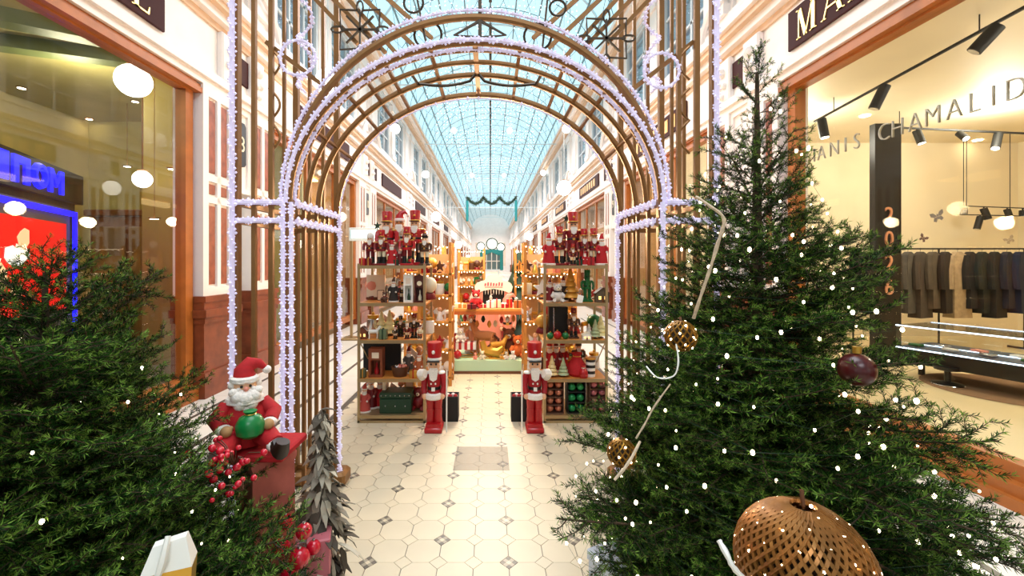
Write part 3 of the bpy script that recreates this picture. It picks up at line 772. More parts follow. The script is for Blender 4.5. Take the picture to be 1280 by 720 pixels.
# ---------------------------------------------------------------- figures
def nutcracker(label, loc, h, coat=M_redd, trousers=M_red, boots=M_black, hat='tall', hatm=M_red, group=None, beard=M_fur, skin=M_skin, rz=0., wide=1., base=None, trim=M_goldp, cat='nutcracker', skirt=False):
    t = thing('nutcracker', label, cat, loc, rz, group, h)
    MB().cbox((0, 0, .03), (.32*wide, .26, .06), .012).build('base', base or coat, t)
    for s in (-1, 1):
        m = MB(); m.cur = 0; m.lathe([(.055, .06), (.062, .10), (.052, .16), (.056, .245)], 10, (s*.068*wide, 0, 0)); m.box((s*.068*wide, -.045, .08), (.10, .13, .04))
        m.cur = 1; m.lathe([(.050, .245), (.058, .33), (.062, .43)], 10, (s*.068*wide, 0, 0))
        m.build('leg', [boots, trousers], t)
        a = MB(); a.cur = 0; a.tube([(s*.125*wide, 0, .645), (s*.175*wide, -.01, .60), (s*.185*wide, -.03, .50), (s*.165*wide, -.07, .43)], [.036, .044, .04, .036], 8)
        a.cur = 1; a.ball((s*.160*wide, -.085, .405), .034, 8, 6); a.build('arm', [coat, skin], t)
        e = MB(); e.lathe([(.005, .655), (.055, .648), (.05, .665), (.004, .675)], 10, (s*.125*wide, 0, 0)); e.build('epaulette', trim, t)
    m = MB(); m.lathe([(.128, .40), (.135, .44), (.118, .50), (.13, .58), (.125, .64), (.07, .672)], 14, sx=wide, sy=.85); o = m.build('torso', coat, t)
    MB().lathe([(.124, .475), (.128, .48), (.126, .505), (.122, .51)], 14, sx=wide, sy=.87).build('belt', M_black, o)
    MB().box((0, -.112, .49), (.045, .012, .04)).build('buckle', trim, o)
    b = MB()
    for z in (.55, .60): b.ball((-.04*wide, -.105, z), .012, 6, 4); b.ball((.04*wide, -.105, z), .012, 6, 4)
    b.build('buttons', trim, o); o.children[-1].name = 'button_row'
    if skirt: MB().lathe([(.17, .375), (.185, .39), (.18, .43), (.15, .44)], 14, sx=wide, sy=.9).build('fur_hem', M_fur, o)
    hd = MB().lathe([(.05, .66), (.078, .69), (.086, .74), (.083, .79), (.07, .81)], 14).build('head', skin, t)
    f = MB(); f.cur = 0
    for s in (-1, 1): f.ball((s*.032, -.078, .762), .013, 6, 4)
    f.cur = 1; f.box((0, -.085, .712), (.10, .02, .018)); f.cur = 2; f.ball((0, -.092, .738), .016, 6, 4)
    f.build('face', [M_black, beard, skin], hd)
    MB().prism([(-.06, .70), (.06, .70), (.045, .60), (0, .575), (-.045, .60)], -.115, -.06).build('beard', beard, hd)
    MB().lathe([(.088, .70), (.094, .76), (.085, .80)], 12, (0, .012, 0)).build('hair', beard, hd)
    if hat == 'tall':
        x = MB().lathe([(.092, .79), (.088, .82), (.098, .985), (.09, 1.0), (.004, 1.0)], 14).build('hat', hatm, t)
        MB().lathe([(.094, .80), (.097, .805), (.094, .825), (.09, .83)], 14).build('hat_band', trim, x); MB().ball((0, -.10, .90), .022, 8, 6).build('badge', trim, x)
        MB().prism([(-.085, -.13), (.085, -.13), (.07, -.06), (-.07, -.06)], .793, .805, 'xy').build('brim', M_black, x)
    elif hat == 'santa':
        x = MB().tube([(0, 0, .79), (0, .0, .87), (.03, 0, .93), (.09, 0, .95), (.14, 0, .90)], [.09, .075, .05, .03, .012], 12).build('hat', hatm, t)
        MB().lathe([(.088, .775), (.104, .79), (.104, .815), (.086, .83)], 14).build('fur_band', M_fur, x); MB().ball((.145, 0, .885), .03, 8, 6).build('pompom', M_fur, x)
    elif hat == 'crown':
        x = MB().lathe([(.088, .79), (.10, .86), (.094, .86), (.07, .80)], 14).build('hat', hatm, t)
        MB().lathe([(.085, .80), (.09, .86), (.05, .92), (.004, .935)], 12).build('cap', coat, x); MB().ball((0, 0, .955), .028, 8, 6).build('finial', trim, x)
    elif hat == 'wool':
        x = MB().lathe([(.092, .78), (.10, .80), (.094, .87), (.06, .93), (.005, .945)], 14).build('hat', hatm, t)
    return t
def santa(label, loc, h, coat=M_redf, rz=0., group=None, hood=None, beard=M_fur, cat='figurine'):
    # standing doll in a long robe
    t = thing('santa_doll', label, cat, loc, rz, group, h)
    o = MB().lathe([(.16, 0), (.20, .02), (.17, .25), (.13, .52), (.08, .66), (.03, .70)], 14, sy=.85).build('robe', coat, t)
    MB().lathe([(.19, 0), (.21, .02), (.205, .06), (.185, .075)], 14, sy=.85).build('fur_hem', M_fur, o)
    for s in (-1, 1):
        a = MB(); a.cur = 0; a.tube([(s*.10, 0, .60), (s*.17, -.04, .50), (s*.13, -.13, .42)], [.05, .05, .045], 8); a.cur = 1; a.ball((s*.12, -.15, .41), .035, 8, 6); a.build('arm', [coat, M_fur], t)
    hd = MB().ball((0, 0, .74), .085, 12, 8).build('head', M_skin, t)
    f = MB()
    for s in (-1, 1): f.ball((s*.03, -.078, .76), .010, 6, 4)
    f.cur = 1; f.ball((0, -.088, .735), .016, 6, 4); f.build('face', [M_black, M_pink], hd)
    MB().lathe([(.004, .52), (.05, .56), (.085, .64), (.08, .72), (.05, .73)], 10, (0, -.055, 0), sy=.5).build('beard', beard, hd)
    x = MB().tube([(0, 0, .78), (0, .01, .88), (.02, .02, .96), (.07, .02, .985)], [.088, .062, .03, .010], 10).build('hat', hood or coat, t)
    MB().lathe([(.085, .765), (.10, .78), (.098, .80), (.082, .81)], 12).build('fur_band', M_fur, x); MB().ball((.08, .02, .975), .028, 8, 6).build('pompom', M_fur, x)
    return t
def cone_tree(label, loc, h, m, group=None, star=False, nm='cone_tree'):
    t = thing(nm, label, 'table tree', loc, group=group, scale=h)
    MB().lathe([(.12, 0), (.13, .03), (.03, .05), (.03, .14)], 10).build('foot', M_woodd, t)
    b = MB()
    for i in range(5):
        z = .12+.16*i; r = .30*(1-i*.18); b.lathe([(r, z), (r*.97, z+.03), (r*.45, z+.19), (.004, z+.22)], 10)
    b.build('tiers', m, t)
    if star: MB().ball((0, 0, .97), .045, 6, 4).build('topper', M_goldm, t)
    return t
def gift(label, loc, w, h, m, band, rz=0., group=None):
    t = thing('gift_box', label, 'gift', loc, rz, group)
    MB().cbox((0, 0, h/2), (w, w*.8, h), .004).build('carton', m, t); MB().box((0, 0, h/2), (w*.16, w*.8+.006, h+.006)).build('band', band, t); MB().ball((0, 0, h+.006), w*.12, 6, 4).build('bow', band, t)
    return t
def house(label, loc, w, h, wall, roof, rz=0., group=None):
    t = thing('model_house', label, 'model house', loc, rz, group)
    MB().prism([(-w/2, 0), (w/2, 0), (w/2, h*.6), (0, h*.95), (-w/2, h*.6)], -w*.35, w*.35).build('walls', wall, t)
    r = MB()
    for s in (-1, 1): r.prism([(s*w*.58, h*.55), (s*w*.58, h*.62), (0, h*1.02), (0, h*.95)], -w*.4, w*.4)
    r.build('roof', roof, t); MB().box((w*.2, 0, h*.88), (w*.12, w*.12, h*.24)).build('chimney', wall, t)
    for x in (-w*.22, w*.22): MB().box((x, -w*.355, h*.32), (w*.18, .006, h*.22)).build('window', G_win, t)
    MB().box((0, -w*.355, h*.16), (w*.16, .008, h*.32)).build('door', M_woodd, t)
    return t
G_win = glow('lit_toy_window', 'ffcf7a', 2.0)
def bear(label, loc, h, m, rz=0., group=None, scarf=None):
    t = thing('toy_bear', label, 'soft toy', loc, rz, group, h)
    MB().ball((0, 0, .30), .26, 12, 8, sz=1.1).build('body', m, t); hd = MB().ball((0, -.02, .74), .21, 12, 8).build('head', m, t)
    for s in (-1, 1):
        MB().ball((s*.16, 0, .91), .075, 8, 6).build('ear', m, hd)
        MB().tube([(s*.20, -.02, .46), (s*.30, -.12, .34), (s*.25, -.22, .28)], [.08, .085, .07], 8).build('arm', m, t)
        MB().tube([(s*.14, -.08, .12), (s*.20, -.26, .10), (s*.21, -.36, .13)], [.10, .10, .085], 8).build('leg', m, t)
    f = MB(); f.cur = 1; f.ball((0, -.19, .69), .085, 8, 6); f.cur = 0
    for s in (-1, 1): f.ball((s*.075, -.20, .79), .024, 6, 4)
    f.ball((0, -.27, .71), .03, 6, 4); f.build('muzzle', [M_black, M_ivory], hd)
    if scarf: MB().lathe([(.16, .52), (.19, .55), (.17, .60), (.14, .60)], 12).build('scarf', scarf, t)
    return t
def horse(label, loc, h, m, rz=0.):
    t = thing('toy_horse', label, 'toy', loc, rz, None, h)
    b = MB(); b.tube([(-.34, 0, .55), (-.15, 0, .56), (.12, 0, .55), (.30, 0, .60)], [.13, .15, .14, .13], 10); b.tube([(.26, 0, .62), (.38, 0, .80), (.42, 0, .92)], [.12, .085, .07], 8); b.tube([(.38, 0, .93), (.54, 0, .82)], [.075, .045], 8)
    b.build('body', m, t)
    for x, sy in ((-.32, 1), (-.32, -1), (.24, 1), (.24, -1)): MB().tube([(x, sy*.08, .52), (x+.03, sy*.08, .28), (x, sy*.08, .04)], [.06, .04, .045], 8).build('leg', m, t)
    MB().tube([(.22, 0, .80), (.30, 0, .95), (.42, 0, 1.0)], [.02, .035, .02], 6).build('mane', M_choc, t); MB().tube([(-.34, 0, .60), (-.48, 0, .50), (-.50, 0, .25)], [.03, .045, .015], 6).build('tail', M_choc, t)
    for s in (-1, 1): MB().tube([(-.45, s*.09, .06), (-.2, s*.09, .0), (.2, s*.09, .0), (.42, s*.09, .06)], .025, 6).build('rocker', M_goldp, t)
    return t
# ---------------------------------------------------------------- seated Santa on the red stand at the left
x, y, z = P(322, 560, 1.78)
sx, sy = x, y
t = thing('red_stand', 'tall crimson draped display stand under the seated Santa doll', 'display stand', (sx+.01, sy+.06, -.04))
MB().lathe([(.15, .04), (.15, .06), (.12, .40), (.115, .80), (.125, .82), (.125, .84)], 4, axis=None).build('drape', mat('crimson_cloth', 'c4685c', .85, var=.2, scale=12), t)
MB().cbox((0, 0, .855), (.24, .24, .03), .006).build('top', M_redf, t)
SZ = .83
S = thing('seated_santa', 'plush seated Santa doll in red coat with cream beard holding a green sack', 'doll', (sx-.075, sy+.04, SZ+.012), .6)
MB().lathe([(.085, 0), (.098, .03), (.092, .09), (.075, .15), (.045, .19), (.02, .20)], 16, sy=.85).build('coat', M_redf, S)
MB().lathe([(.06, .168), (.075, .178), (.07, .196), (.045, .20)], 14).build('fur_collar', M_fur, S)
hd = MB().ball((0, -.005, .238), .046, 14, 10).build('head', M_skin, S)
f = MB()
for s in (-1, 1): f.ball((s*.016, -.048, .247), .006, 6, 4)
f.cur = 1; f.ball((0, -.054, .237), .010, 8, 6); f.cur = 2
for s in (-1, 1): f.tube([(s*.006, -.05, .260), (s*.026, -.045, .262)], .005, 5)
for s in (-1, 1): f.ball((s*.026, -.040, .232), .012, 8, 6)
f.build('face', [M_black, M_pink, M_fur], hd)
bd = MB()
for (dx, dz, r) in ((0, .196, .036), (-.03, .205, .028), (.03, .205, .028), (-.02, .172, .026), (.02, .172, .026), (0, .15, .022), (-.045, .225, .018), (.045, .225, .018), (-.014, .222, .014), (.014, .222, .014)): bd.ball((dx, -.042, dz), r, 10, 7)
bd.build('beard', M_fur, hd)
hr = MB()
for s in (-1, 1): hr.ball((s*.044, .0, .245), .02, 8, 6)
hr.build('hair', M_fur, hd)
ht = MB().tube([(0, 0, .262), (0, .005, .30), (.022, .01, .328), (.055, .005, .325), (.078, 0, .305)], [.047, .042, .032, .02, .01], 12).build('hat', M_redf, S)
MB().lathe([(.046, .255), (.056, .262), (.055, .275), (.044, .282)], 14).build('fur_band', M_fur, ht); MB().ball((.083, 0, .296), .018, 10, 7).build('pompom', M_fur, ht)
for s in (-1, 1):
    a = MB(); a.tube([(s*.065, 0, .165), (s*.105, -.03, .12), (s*.085, -.085, .10)], [.03, .034, .028], 10); a.build('arm', M_redf, S)
    MB().ball((s*.082, -.092, .098), .030, 10, 7, sz=.7).build('cuff', M_fur, S)
    m = MB(); m.ball((s*.074, -.118, .098), .022, 10, 7); m.ball((s*.058, -.112, .106), .010, 6, 5); m.build('mitten', mat('tan_mitten', 'b58a5a', .7), S)
    l = MB(); l.tube([(s*.045, -.03, .035), (s*.075, -.11, .045), (s*.095, -.165, .03)], [.045, .042, .034], 10).build('leg', M_redf, S)
    MB().ball((s*.097, -.172, .026), .038, 10, 7, sz=.7).build('boot_cuff', M_fur, S)
    MB().tube([(s*.098, -.175, .03), (s*.105, -.215, .015), (s*.112, -.225, .055)], [.032, .034, .026], 10).build('boot', mat('dark_boot', '2c1a14', .4), S)
k = thing('sack', 'small green satin sack held on the lap of the seated Santa', 'sack', (sx-.005, sy-.045, SZ+.10), .3)
MB().lathe([(.03, -.03), (.05, -.015), (.055, .02), (.04, .05), (.018, .062), (.026, .075)], 14).build('bag', mat('green_satin', '0e7a3a', .3), k); MB().lathe([(.019, .058), (.022, .062), (.019, .066)], 10).build('drawstring', M_goldm, k)
# berry sprays
M_berry = mat('berry_red', 'd5132f', .18, coat=.6)
def berries(label, loc, n, sp, seed, br=(.009, .015)):
    rg = random.Random(seed); t = thing('berry_spray', label, 'berry spray', loc)
    st = MB(); pts = []
    for i in range(n):
        p = (rg.gauss(0, sp[0]), rg.gauss(0, sp[1]), rg.gauss(0, sp[2])); st.tube([(0, .02, -sp[2]*1.2), (p[0]*.5, p[1]*.5+.01, p[2]*.4), p], .0018, 4); pts.append(p)
    st.build('stems', M_choc, t)
    t.children[-1].name = 'twiggy_stem'
    for p in pts: MB().ball(p, rg.uniform(*br), 10, 7).build('berry', M_berry, t)
berries('glossy red berry spray on the left spruce below the seated Santa', P(288, 568, 1.52), 26, (.055, .03, .04), 2)
berries('red berry spray peeking low between spruce and crimson stand', P(300, 608, 1.45), 7, (.04, .02, .02), 5, (.008, .012))
x, y, z = P(368, 690, 1.8)
t = thing('gift_box', 'pink and red wrapped box in front of the crimson stand', 'gift', (x-.01, y+.13, 0), .3)
MB().cbox((0, 0, .20), (.22, .18, .40), .006).build('carton', mat('rose_paper', 'c9707a', .45), t); MB().box((0, 0, .20), (.03, .186, .406)).build('band', M_silver, t)
for i, (px, py, yy, r) in enumerate(((357, 652, 1.80, .030), (380, 664, 1.79, .033), (352, 682, 1.78, .036), (374, 698, 1.76, .042), (392, 684, 1.84, .03), (362, 718, 1.76, .035))):
    lb = ['top left of the pile', 'top right of the pile', 'middle left of the pile', 'largest one in the middle', 'one at the right edge', 'lowest one'][i]
    t = thing('bauble', 'shiny crimson bauble piled by the pink box, ' + lb, 'ball ornament', P(px, py, yy), group='crimson baubles by the pink box')
    MB().ball((0, 0, 0), r, 16, 10).build('glass_ball', M_berry, t); MB().cyl((0, 0, r*.95), (0, 0, r*1.2), r*.2, 8).build('cap', M_silver, t)
# grey bark-leaf tree in a pot
x, y, z = P(402, 700, 2.0)
t = thing('bark_tree', 'small grey brown bark leaf tree in a dark pot by the archway foot', 'table tree', (x, y, 0))
MB().lathe([(.07, 0), (.10, .17), (.105, .18), (.09, .18), (.085, .165), (.004, .16)], 14).build('pot', mat('dark_clay', '3d2c22', .7), t)
MB().cyl((0, 0, .1), (0, 0, .88), .012, 6, .004).build('trunk', M_bark, t)
M_leafs = [mat('bark_leaf_grey', '8d8474', .8, rnd=.3), mat('bark_leaf_dark', '4d4438', .8, rnd=.3), mat('bark_leaf_pale', 'c4baa6', .8, rnd=.3)]
lf = []
for k in range(3):
    m = MB(); w = (.017, .022, .014)[k]
    m.loft([[(-w*.3, 0, 0), (w*.3, 0, 0), (w*.3, 0, .003), (-w*.3, 0, .003)], [(-w, .04, -.004), (w, .04, .002), (w, .04, .005), (-w, .04, -.001)], [(-w*.8, .085, -.016), (w*.8, .085, -.010), (w*.8, .085, -.007), (-w*.8, .085, -.013)], [(-.002, .12, -.034), (.002, .12, -.034), (.002, .12, -.032), (-.002, .12, -.032)]])
    lf.append(m.mesh('bark_leaf', M_leafs[k], False))
rg = random.Random(4)
for i in range(299):
    f = i/299; z = .20+.72*f; r = .145*(1-f)**.9*(1 if f > .10 else .8)
    o = link('bark_leaf', lf[rg.choice((0, 0, 1, 1, 2))], t, (0, 0, 0)); az = i*2.4+rg.uniform(-.3, .3)
    rr = max(0, r*1.2-.055)*rg.uniform(.3, 1.1)
    o.location = (-math.sin(az)*rr, math.cos(az)*rr, z); o.scale = (1, .55+.45*(1-f), 1)
    o.rotation_euler = (Matrix.Rotation(az, 3, 'Z') @ Matrix.Rotation(math.radians(rg.uniform(-70, 15)), 3, 'X')).to_euler()
x, y, z = P(212, 690, 1.02)
t = thing('paper_bag', 'white and gold gift bag tucked into the left spruce', 'gift bag', (x, y, z-.05), .4)
MB().loft([[(-.045, -.025, -.07), (.045, -.025, -.07), (.045, .025, -.07), (-.045, .025, -.07)], [(-.05, -.028, .02), (.05, -.028, .02), (.05, .028, .02), (-.05, .028, .02)]]).build('gold_panel', M_goldm, t)
MB().loft([[(-.05, -.028, .02), (.05, -.028, .02), (.05, .028, .02), (-.05, .028, .02)], [(-.03, -.012, .075), (.035, -.012, .085), (.035, .012, .085), (-.03, .012, .075)]]).build('white_top', M_letter_w, t)
MB().tube([(-.02, -.028, .0), (-.005, -.034, .05), (.0, -.012, .095)], [.006, .009, .006], 6).build('ribbon', M_letter_w, t)
# ---------------------------------------------------------------- two shelf units behind the archway
def shelf_unit(label, x0, x1, y0, y1, lev):
    t = thing('shelf_unit', label, 'shelf unit', ((x0+x1)/2, (y0+y1)/2, 0)); w, d = x1-x0, y1-y0
    for sx_ in (-1, 1):
        for sy_ in (-1, 1): MB().box((sx_*(w/2-.012), sy_*(d/2-.012), lev[-1]/2+.01), (.024, .024, lev[-1]+.02)).build('post', M_steelg, t)
    for z in lev:
        MB().cbox((0, 0, z-.012), (w-.002, d-.002, .024), .003).build('shelf', M_orange if z > .3 else M_steelg, t)
        for sy_ in (-1, 1): MB().box((0, sy_*(d/2-.004), z-.014), (w, .012, .032)).build('edge_rail', M_steelg, t)
    MB().box((0, -d/2+.01, .012), (w, .02, .024)).build('bottom_rail', M_steelg, t)
    for s in (-1, 1): MB().tube([(s*(w/2-.012), -d/2+.02, lev[2]), (s*(w/2-.012), d/2-.02, lev[1])], .006, 4).build('brace', M_steelg, t)
    return t
LV = [.075, .437, .822, 1.194, 1.568]
YS0, YS1 = 4.3, 4.82
shelf_unit('champagne metal shelf unit left of the walkway packed with Christmas figures', -1.325, -.645, YS0, YS1, LV)
shelf_unit('champagne metal shelf unit right of the walkway, half behind the big spruce', .53, 1.17, YS0, YS1, LV)
def on(px, lv, dy=.12): y = YS0+dy; return ((px-VX)*y/F, y, LV[lv])
GL, GRt = 'figures on top of the left shelf unit', 'figures on top of the right shelf unit'
T = 4
nutcracker('tall red soldier nutcracker at left on top of the left shelf unit', on(484, T, .20), .56, group=GL, coat=M_red, beard=M_fur)
nutcracker('tall Santa capped nutcracker in the middle on top of the left shelf unit', on(500, T, .30), .60, coat=mat('cream_coat', 'c9bfa8', .7), trousers=mat('grey_trouser', 'b9b4a6', .7), hat='santa', group=GL, skin=mat('tan_face', 'b5713f', .5))
nutcracker('tall red soldier nutcracker with black legs at right on top of the left shelf unit', on(519, T, .18), .57, trousers=M_black, coat=M_red, group=GL)
nutcracker('small brown nutcracker with black crown at the right end of left shelf top', on(531, T, .08), .35, coat=M_choc, trousers=M_ivory, hat='crown', hatm=M_black, group=GL)
nutcracker('small dark red nutcracker in white fur hat, leftmost on the left shelf top', on(463, T, .14), .36, coat=M_redd, hat='wool', hatm=M_fur, trousers=M_redd, group=GL)
nutcracker('short red nutcracker in front of the left tall soldier on the left shelf top', on(477, T, .06), .36, group=GL, trousers=M_ivory)
nutcracker('short red nutcracker in front of the Santa capped one on the left shelf top', on(509, T, .05), .39, coat=M_red, trousers=M_redd, group=GL)
santa('little red Santa doll with pink sleeves on the front edge of the left shelf top', on(490, T, .05), .26, group=GL)
santa('tiny dark Santa doll between two soldiers on the left shelf top', on(500, T, .09), .20, coat=M_redd, group=GL)
for i, (px, m_) in enumerate(((453, M_red), (461, M_redd))): gift('small red gift box at the left end of the left shelf top, %s one' % ('outer', 'inner')[i], on(px, T, .07+.02*i), .06, .075, m_, M_goldp, group='red boxes on the left shelf top')
gift('dark green gift box lying on the front of the left shelf top', on(495, T, .035), .05, .06, M_greend, M_red)
gift('cherry red box by the right soldier on the left shelf top', on(514, T, .035), .05, .065, M_red, M_goldp)
def starpick(label, loc, h):
    t = thing('star_pick', label, 'star', loc); m = MB(); p = []
    for i in range(10):
        r = .045 if i % 2 == 0 else .018; a = PI/2+2*PI*i/10; p.append((r*math.cos(a), h+r*math.sin(a)))
    m.prism(p, -.008, .008); m.build('star', M_greend, t); MB().cyl((0, 0, 0), (0, 0, h-.01), .005, 5).build('stick', M_greend, t)
starpick('dark star on a stick beside the left soldier on the left shelf top', on(472, T, .25), .42)
starpick('dark star on a stick left of the tallest nutcracker on the right shelf top', on(708, T, .30), .50)
T2 = on
nutcracker('tallest red top hatted nutcracker in the middle of the right shelf top', on(716, T, .24), .56, group=GRt, coat=M_redd, trousers=M_redd)
nutcracker('broad red nutcracker in white trousers at left on the right shelf top', on(699, T, .14), .40, trousers=M_ivory, group=GRt, coat=M_redd)
nutcracker('short red soldier nutcracker third from right on the right shelf top', on(730, T, .16), .38, group=GRt)
nutcracker('red soldier nutcracker with white trousers second from right on the right shelf top', on(742, T, .12), .38, group=GRt, trousers=M_ivory)
santa('Santa doll with white fur at the left end of the right shelf top', on(686, T, .09), .34, group=GRt)
santa('Santa doll with cream bag at the right end of the right shelf top', on(752, T, .07), .33, group=GRt)
nutcracker('small dark red nutcracker behind the broad one on the right shelf top', on(708, T, .33), .38, group=GRt, coat=M_redd)
nutcracker('little nutcracker with red cap in front on the right shelf top', on(716, T, .06), .22, trousers=M_ivory, group=GRt)
gift('red sparkly box at the front right of the right shelf top', on(738, T, .05), .075, .085, M_red, M_redd)
gift('green box at the front of the right shelf top', on(724, T, .05), .06, .055, M_greend, M_red)
santa('tiny Santa doll at the front of the right shelf top beside the green box', on(731, T, .04), .15, group=GRt)
# left unit, second shelf from the top
T = 3
t = thing('picture_frame', 'pale blank framed panel leaning at the left on the second shelf of the left unit', 'picture', on(470, T, .40)); MB().cbox((0, 0, .14), (.20, .02, .26), .004).build('panel', M_cream, t); MB().box((0, -.012, .02), (.20, .012, .02)).build('rail', M_woodd, t)
t = thing('picture_frame', 'small dark edged card leaning behind the dark Santa on the left unit', 'picture', on(476, T, .25)); MB().cbox((0, 0, .06), (.075, .01, .11), .003).build('frame', M_woodd, t); MB().box((0, -.006, .06), (.06, .004, .095)).build('card', M_cream, t)
santa('dark hooded Santa doll with grey beard on the second shelf of the left unit', on(492, T, .10), .26, coat=mat('charcoal_cloth', '2b2320', .8), hood=M_choc)
bear('dark plush bear crouching beside the dark Santa on the left unit', on(481, T, .08), .11, M_choc, scarf=M_redd)
nutcracker('small gilt and black nutcracker beside the white lantern on the left unit', on(503, T, .16), .22, coat=M_black, trousers=M_ivory, hat='crown', hatm=M_goldm)
def case(label, loc, w, h, m, inner, nm='lantern', arch=False, cat='lantern'):
    t = thing(nm, label, cat, loc)
    o = MB().bx(-w/2, -w/2+w*.16, -w*.4, w*.4, 0, h).bx(w/2-w*.16, w/2, -w*.4, w*.4, 0, h).bx(-w/2+w*.16, w/2-w*.16, -w*.4, w*.4, h*.93, h).bx(-w/2+w*.16, w/2-w*.16, -w*.4, w*.4, 0, h*.08).bx(-w/2+w*.16, w/2-w*.16, w*.34, w*.4, h*.08, h*.93).bx(-w/2+w*.16, w/2-w*.16, -w*.40, -w*.3, h*.60, h*.93)
    o.build('housing', m, t, smooth=False)
    if arch: MB().prism([(-w*.55, h), (w*.55, h), (w*.4, h*1.06), (w*.15, h*1.08), (0, h*1.14), (-w*.15, h*1.08), (-w*.4, h*1.06)], -w*.42, w*.42).build('pediment', m, t); MB().prism([(w*.24*math.cos(a*PI/6), h*.76+w*.24*math.sin(a*PI/6)) for a in range(12)], -w*.43, -w*.40).build('dial', M_ivory, t)
    else: MB().box((0, -w*.41, h*.77), (w*.5, .004, h*.2)).build('label_panel', M_cream, t)
    MB().lathe([(w*.16, h*.08), (w*.18, h*.2), (w*.05, h*.35), (w*.08, h*.42), (.003, h*.5)], 8).build('inner_figure', inner, t)
    return t
case('slim white lantern box on the second shelf of the left unit', on(511, T, .10), .095, .285, M_letter_w, M_greend)
case('dark red miniature longcase clock on the second shelf of the left unit', on(525, T, .10), .105, .255, mat('mahogany', '4e1c12', .35), M_ivory, 'toy_clock', True, 'toy clock')
# third shelf
T = 2
cone_tree('white candle tree at left on the third shelf of the left unit', on(477, T, .30), .27, mat('candle_cream', 'f0e6a8', .5), 'white candle trees on the left unit')
cone_tree('white candle tree right of its twin on the third shelf of the left unit', on(487, T, .30), .28, mat('candle_cream', 'f0e6a8', .5), 'white candle trees on the left unit')
house('red brown toy house at the left end of the third shelf of the left unit', on(454, T, .10), .10, .13, mat('toy_brick', '7c4430', .7), M_choc)
horse('little white toy horse on the third shelf of the left unit', on(467, T, .08), .14, M_letter_w, .2)
gift('dull green box beside the white horse on the left unit', on(479, T, .08), .08, .10, mat('sage_green', '5f6f50', .6), M_greend)
for i, (px, dy, h) in enumerate(((494, .10, .14), (501, .22, .22), (509, .10, .17), (518, .16, .25), (525, .07, .15))):
    nutcracker('small black and red nutcracker, %s from left on the third shelf of the left unit' % ORD[i], on(px, T, dy), h, coat=(M_black, M_choc, M_redd, M_black, M_ivory)[i], trousers=(M_ivory, M_black, M_ivory, M_redd, M_redd)[i], hat=('santa', 'tall', 'wool', 'tall', 'santa')[i], hatm=(M_redd, M_black, M_fur, M_redd, M_redd)[i], group='small nutcrackers on the left unit')
# fourth shelf
T = 1
t = thing('gift_carton', 'large flat black carton standing behind the red lantern on the left unit', 'carton', on(478, T, .36)); MB().cbox((0, 0, .17), (.40, .05, .33), .004).build('carton', M_blackm, t)
case('copper framed lantern holding a red flower on the left unit', on(471, T, .12), .14, .29, mat('copper_wood', '8c4a30', .4, .3), M_red, 'lantern')
t = thing('basket', 'dark wicker basket of small ornaments on the fourth shelf of the left unit', 'basket', on(500, T, .12)); MB().lathe([(.055, 0), (.075, .09), (.078, .10), (.068, .10), (.05, .02), (.003, .015)], 14, sx=1.2).build('basket_body', M_choc, t)
for i in range(9): MB().ball((.05*math.cos(i*2.4)*(i/9)**.5*1.2, .05*math.sin(i*2.4)*(i/9)**.5, .10), .017, 8, 6).build('bauble', (M_red, M_silver, M_pink)[i % 3], t)
gift('small moss green box at the left end of the fourth shelf of the left unit', on(454, T, .06), .055, .09, mat('moss_green', '55583a', .6), M_goldp)
santa('gingerbread coloured Santa doll at the right of the fourth shelf of the left unit', on(524, T, .10), .27, coat=mat('ginger_cloth', 'a8552a', .7))
santa('grey elf doll at the back of the fourth shelf of the left unit', on(511, T, .24), .29, coat=mat('grey_cloth', '55504c', .8), hood=M_redd)
gift('gold foil box at the right front of the fourth shelf of the left unit', on(517, T, .07), .08, .075, M_goldm, M_red)
# bottom shelf
T = 0
for i, (px, dy, h) in enumerate(((456, .10, .30), (464, .22, .34), (475, .26, .33))):
    santa('pinkish red Santa doll, %s from left on the bottom shelf of the left unit' % ORD[i], on(px, T, dy), h, coat=(mat('faded_red', 'b84a42', .8), M_redd, M_redf)[i], group='Santas on the bottom left shelf')
t = thing('book', 'white book standing on the bottom shelf of the left unit', 'book', on(482, T, .22)); MB().cbox((0, 0, .15), (.035, .14, .30), .003).build('cover', M_letter_w, t); MB().box((0, -.071, .15), (.027, .004, .29)).build('pages', M_ivory, t)
t = thing('picture_frame', 'gold framed little picture at the back of the bottom left shelf', 'picture', on(512, T, .36)); MB().cbox((0, 0, .22), (.10, .02, .13), .004).build('frame', M_goldp, t); MB().box((0, -.012, .22), (.075, .006, .10)).build('picture', M_cream, t); MB().box((0, .02, .08), (.08, .02, .16)).build('prop', M_choc, t)
t = thing('chest', 'dark green studded chest on the bottom shelf of the left unit', 'chest', on(497, T, .16)); MB().cbox((0, 0, .075), (.32, .22, .15), .006).build('body', M_greend, t); ld = MB().cbox((0, 0, .18), (.33, .23, .06), .012).build('lid', M_greend, t)
for i in range(7): MB().ball((-.14+.0467*i, -.117, .185), .007, 6, 4).build('stud', M_silver, ld)
for i in range(3): MB().ball((-.1+.1*i, -.112, .08), .008, 6, 4).build('stud', M_silver, t)
bear('red jumpered bear at the right end of the bottom shelf of the left unit', on(523, T, .20), .24, M_redd)
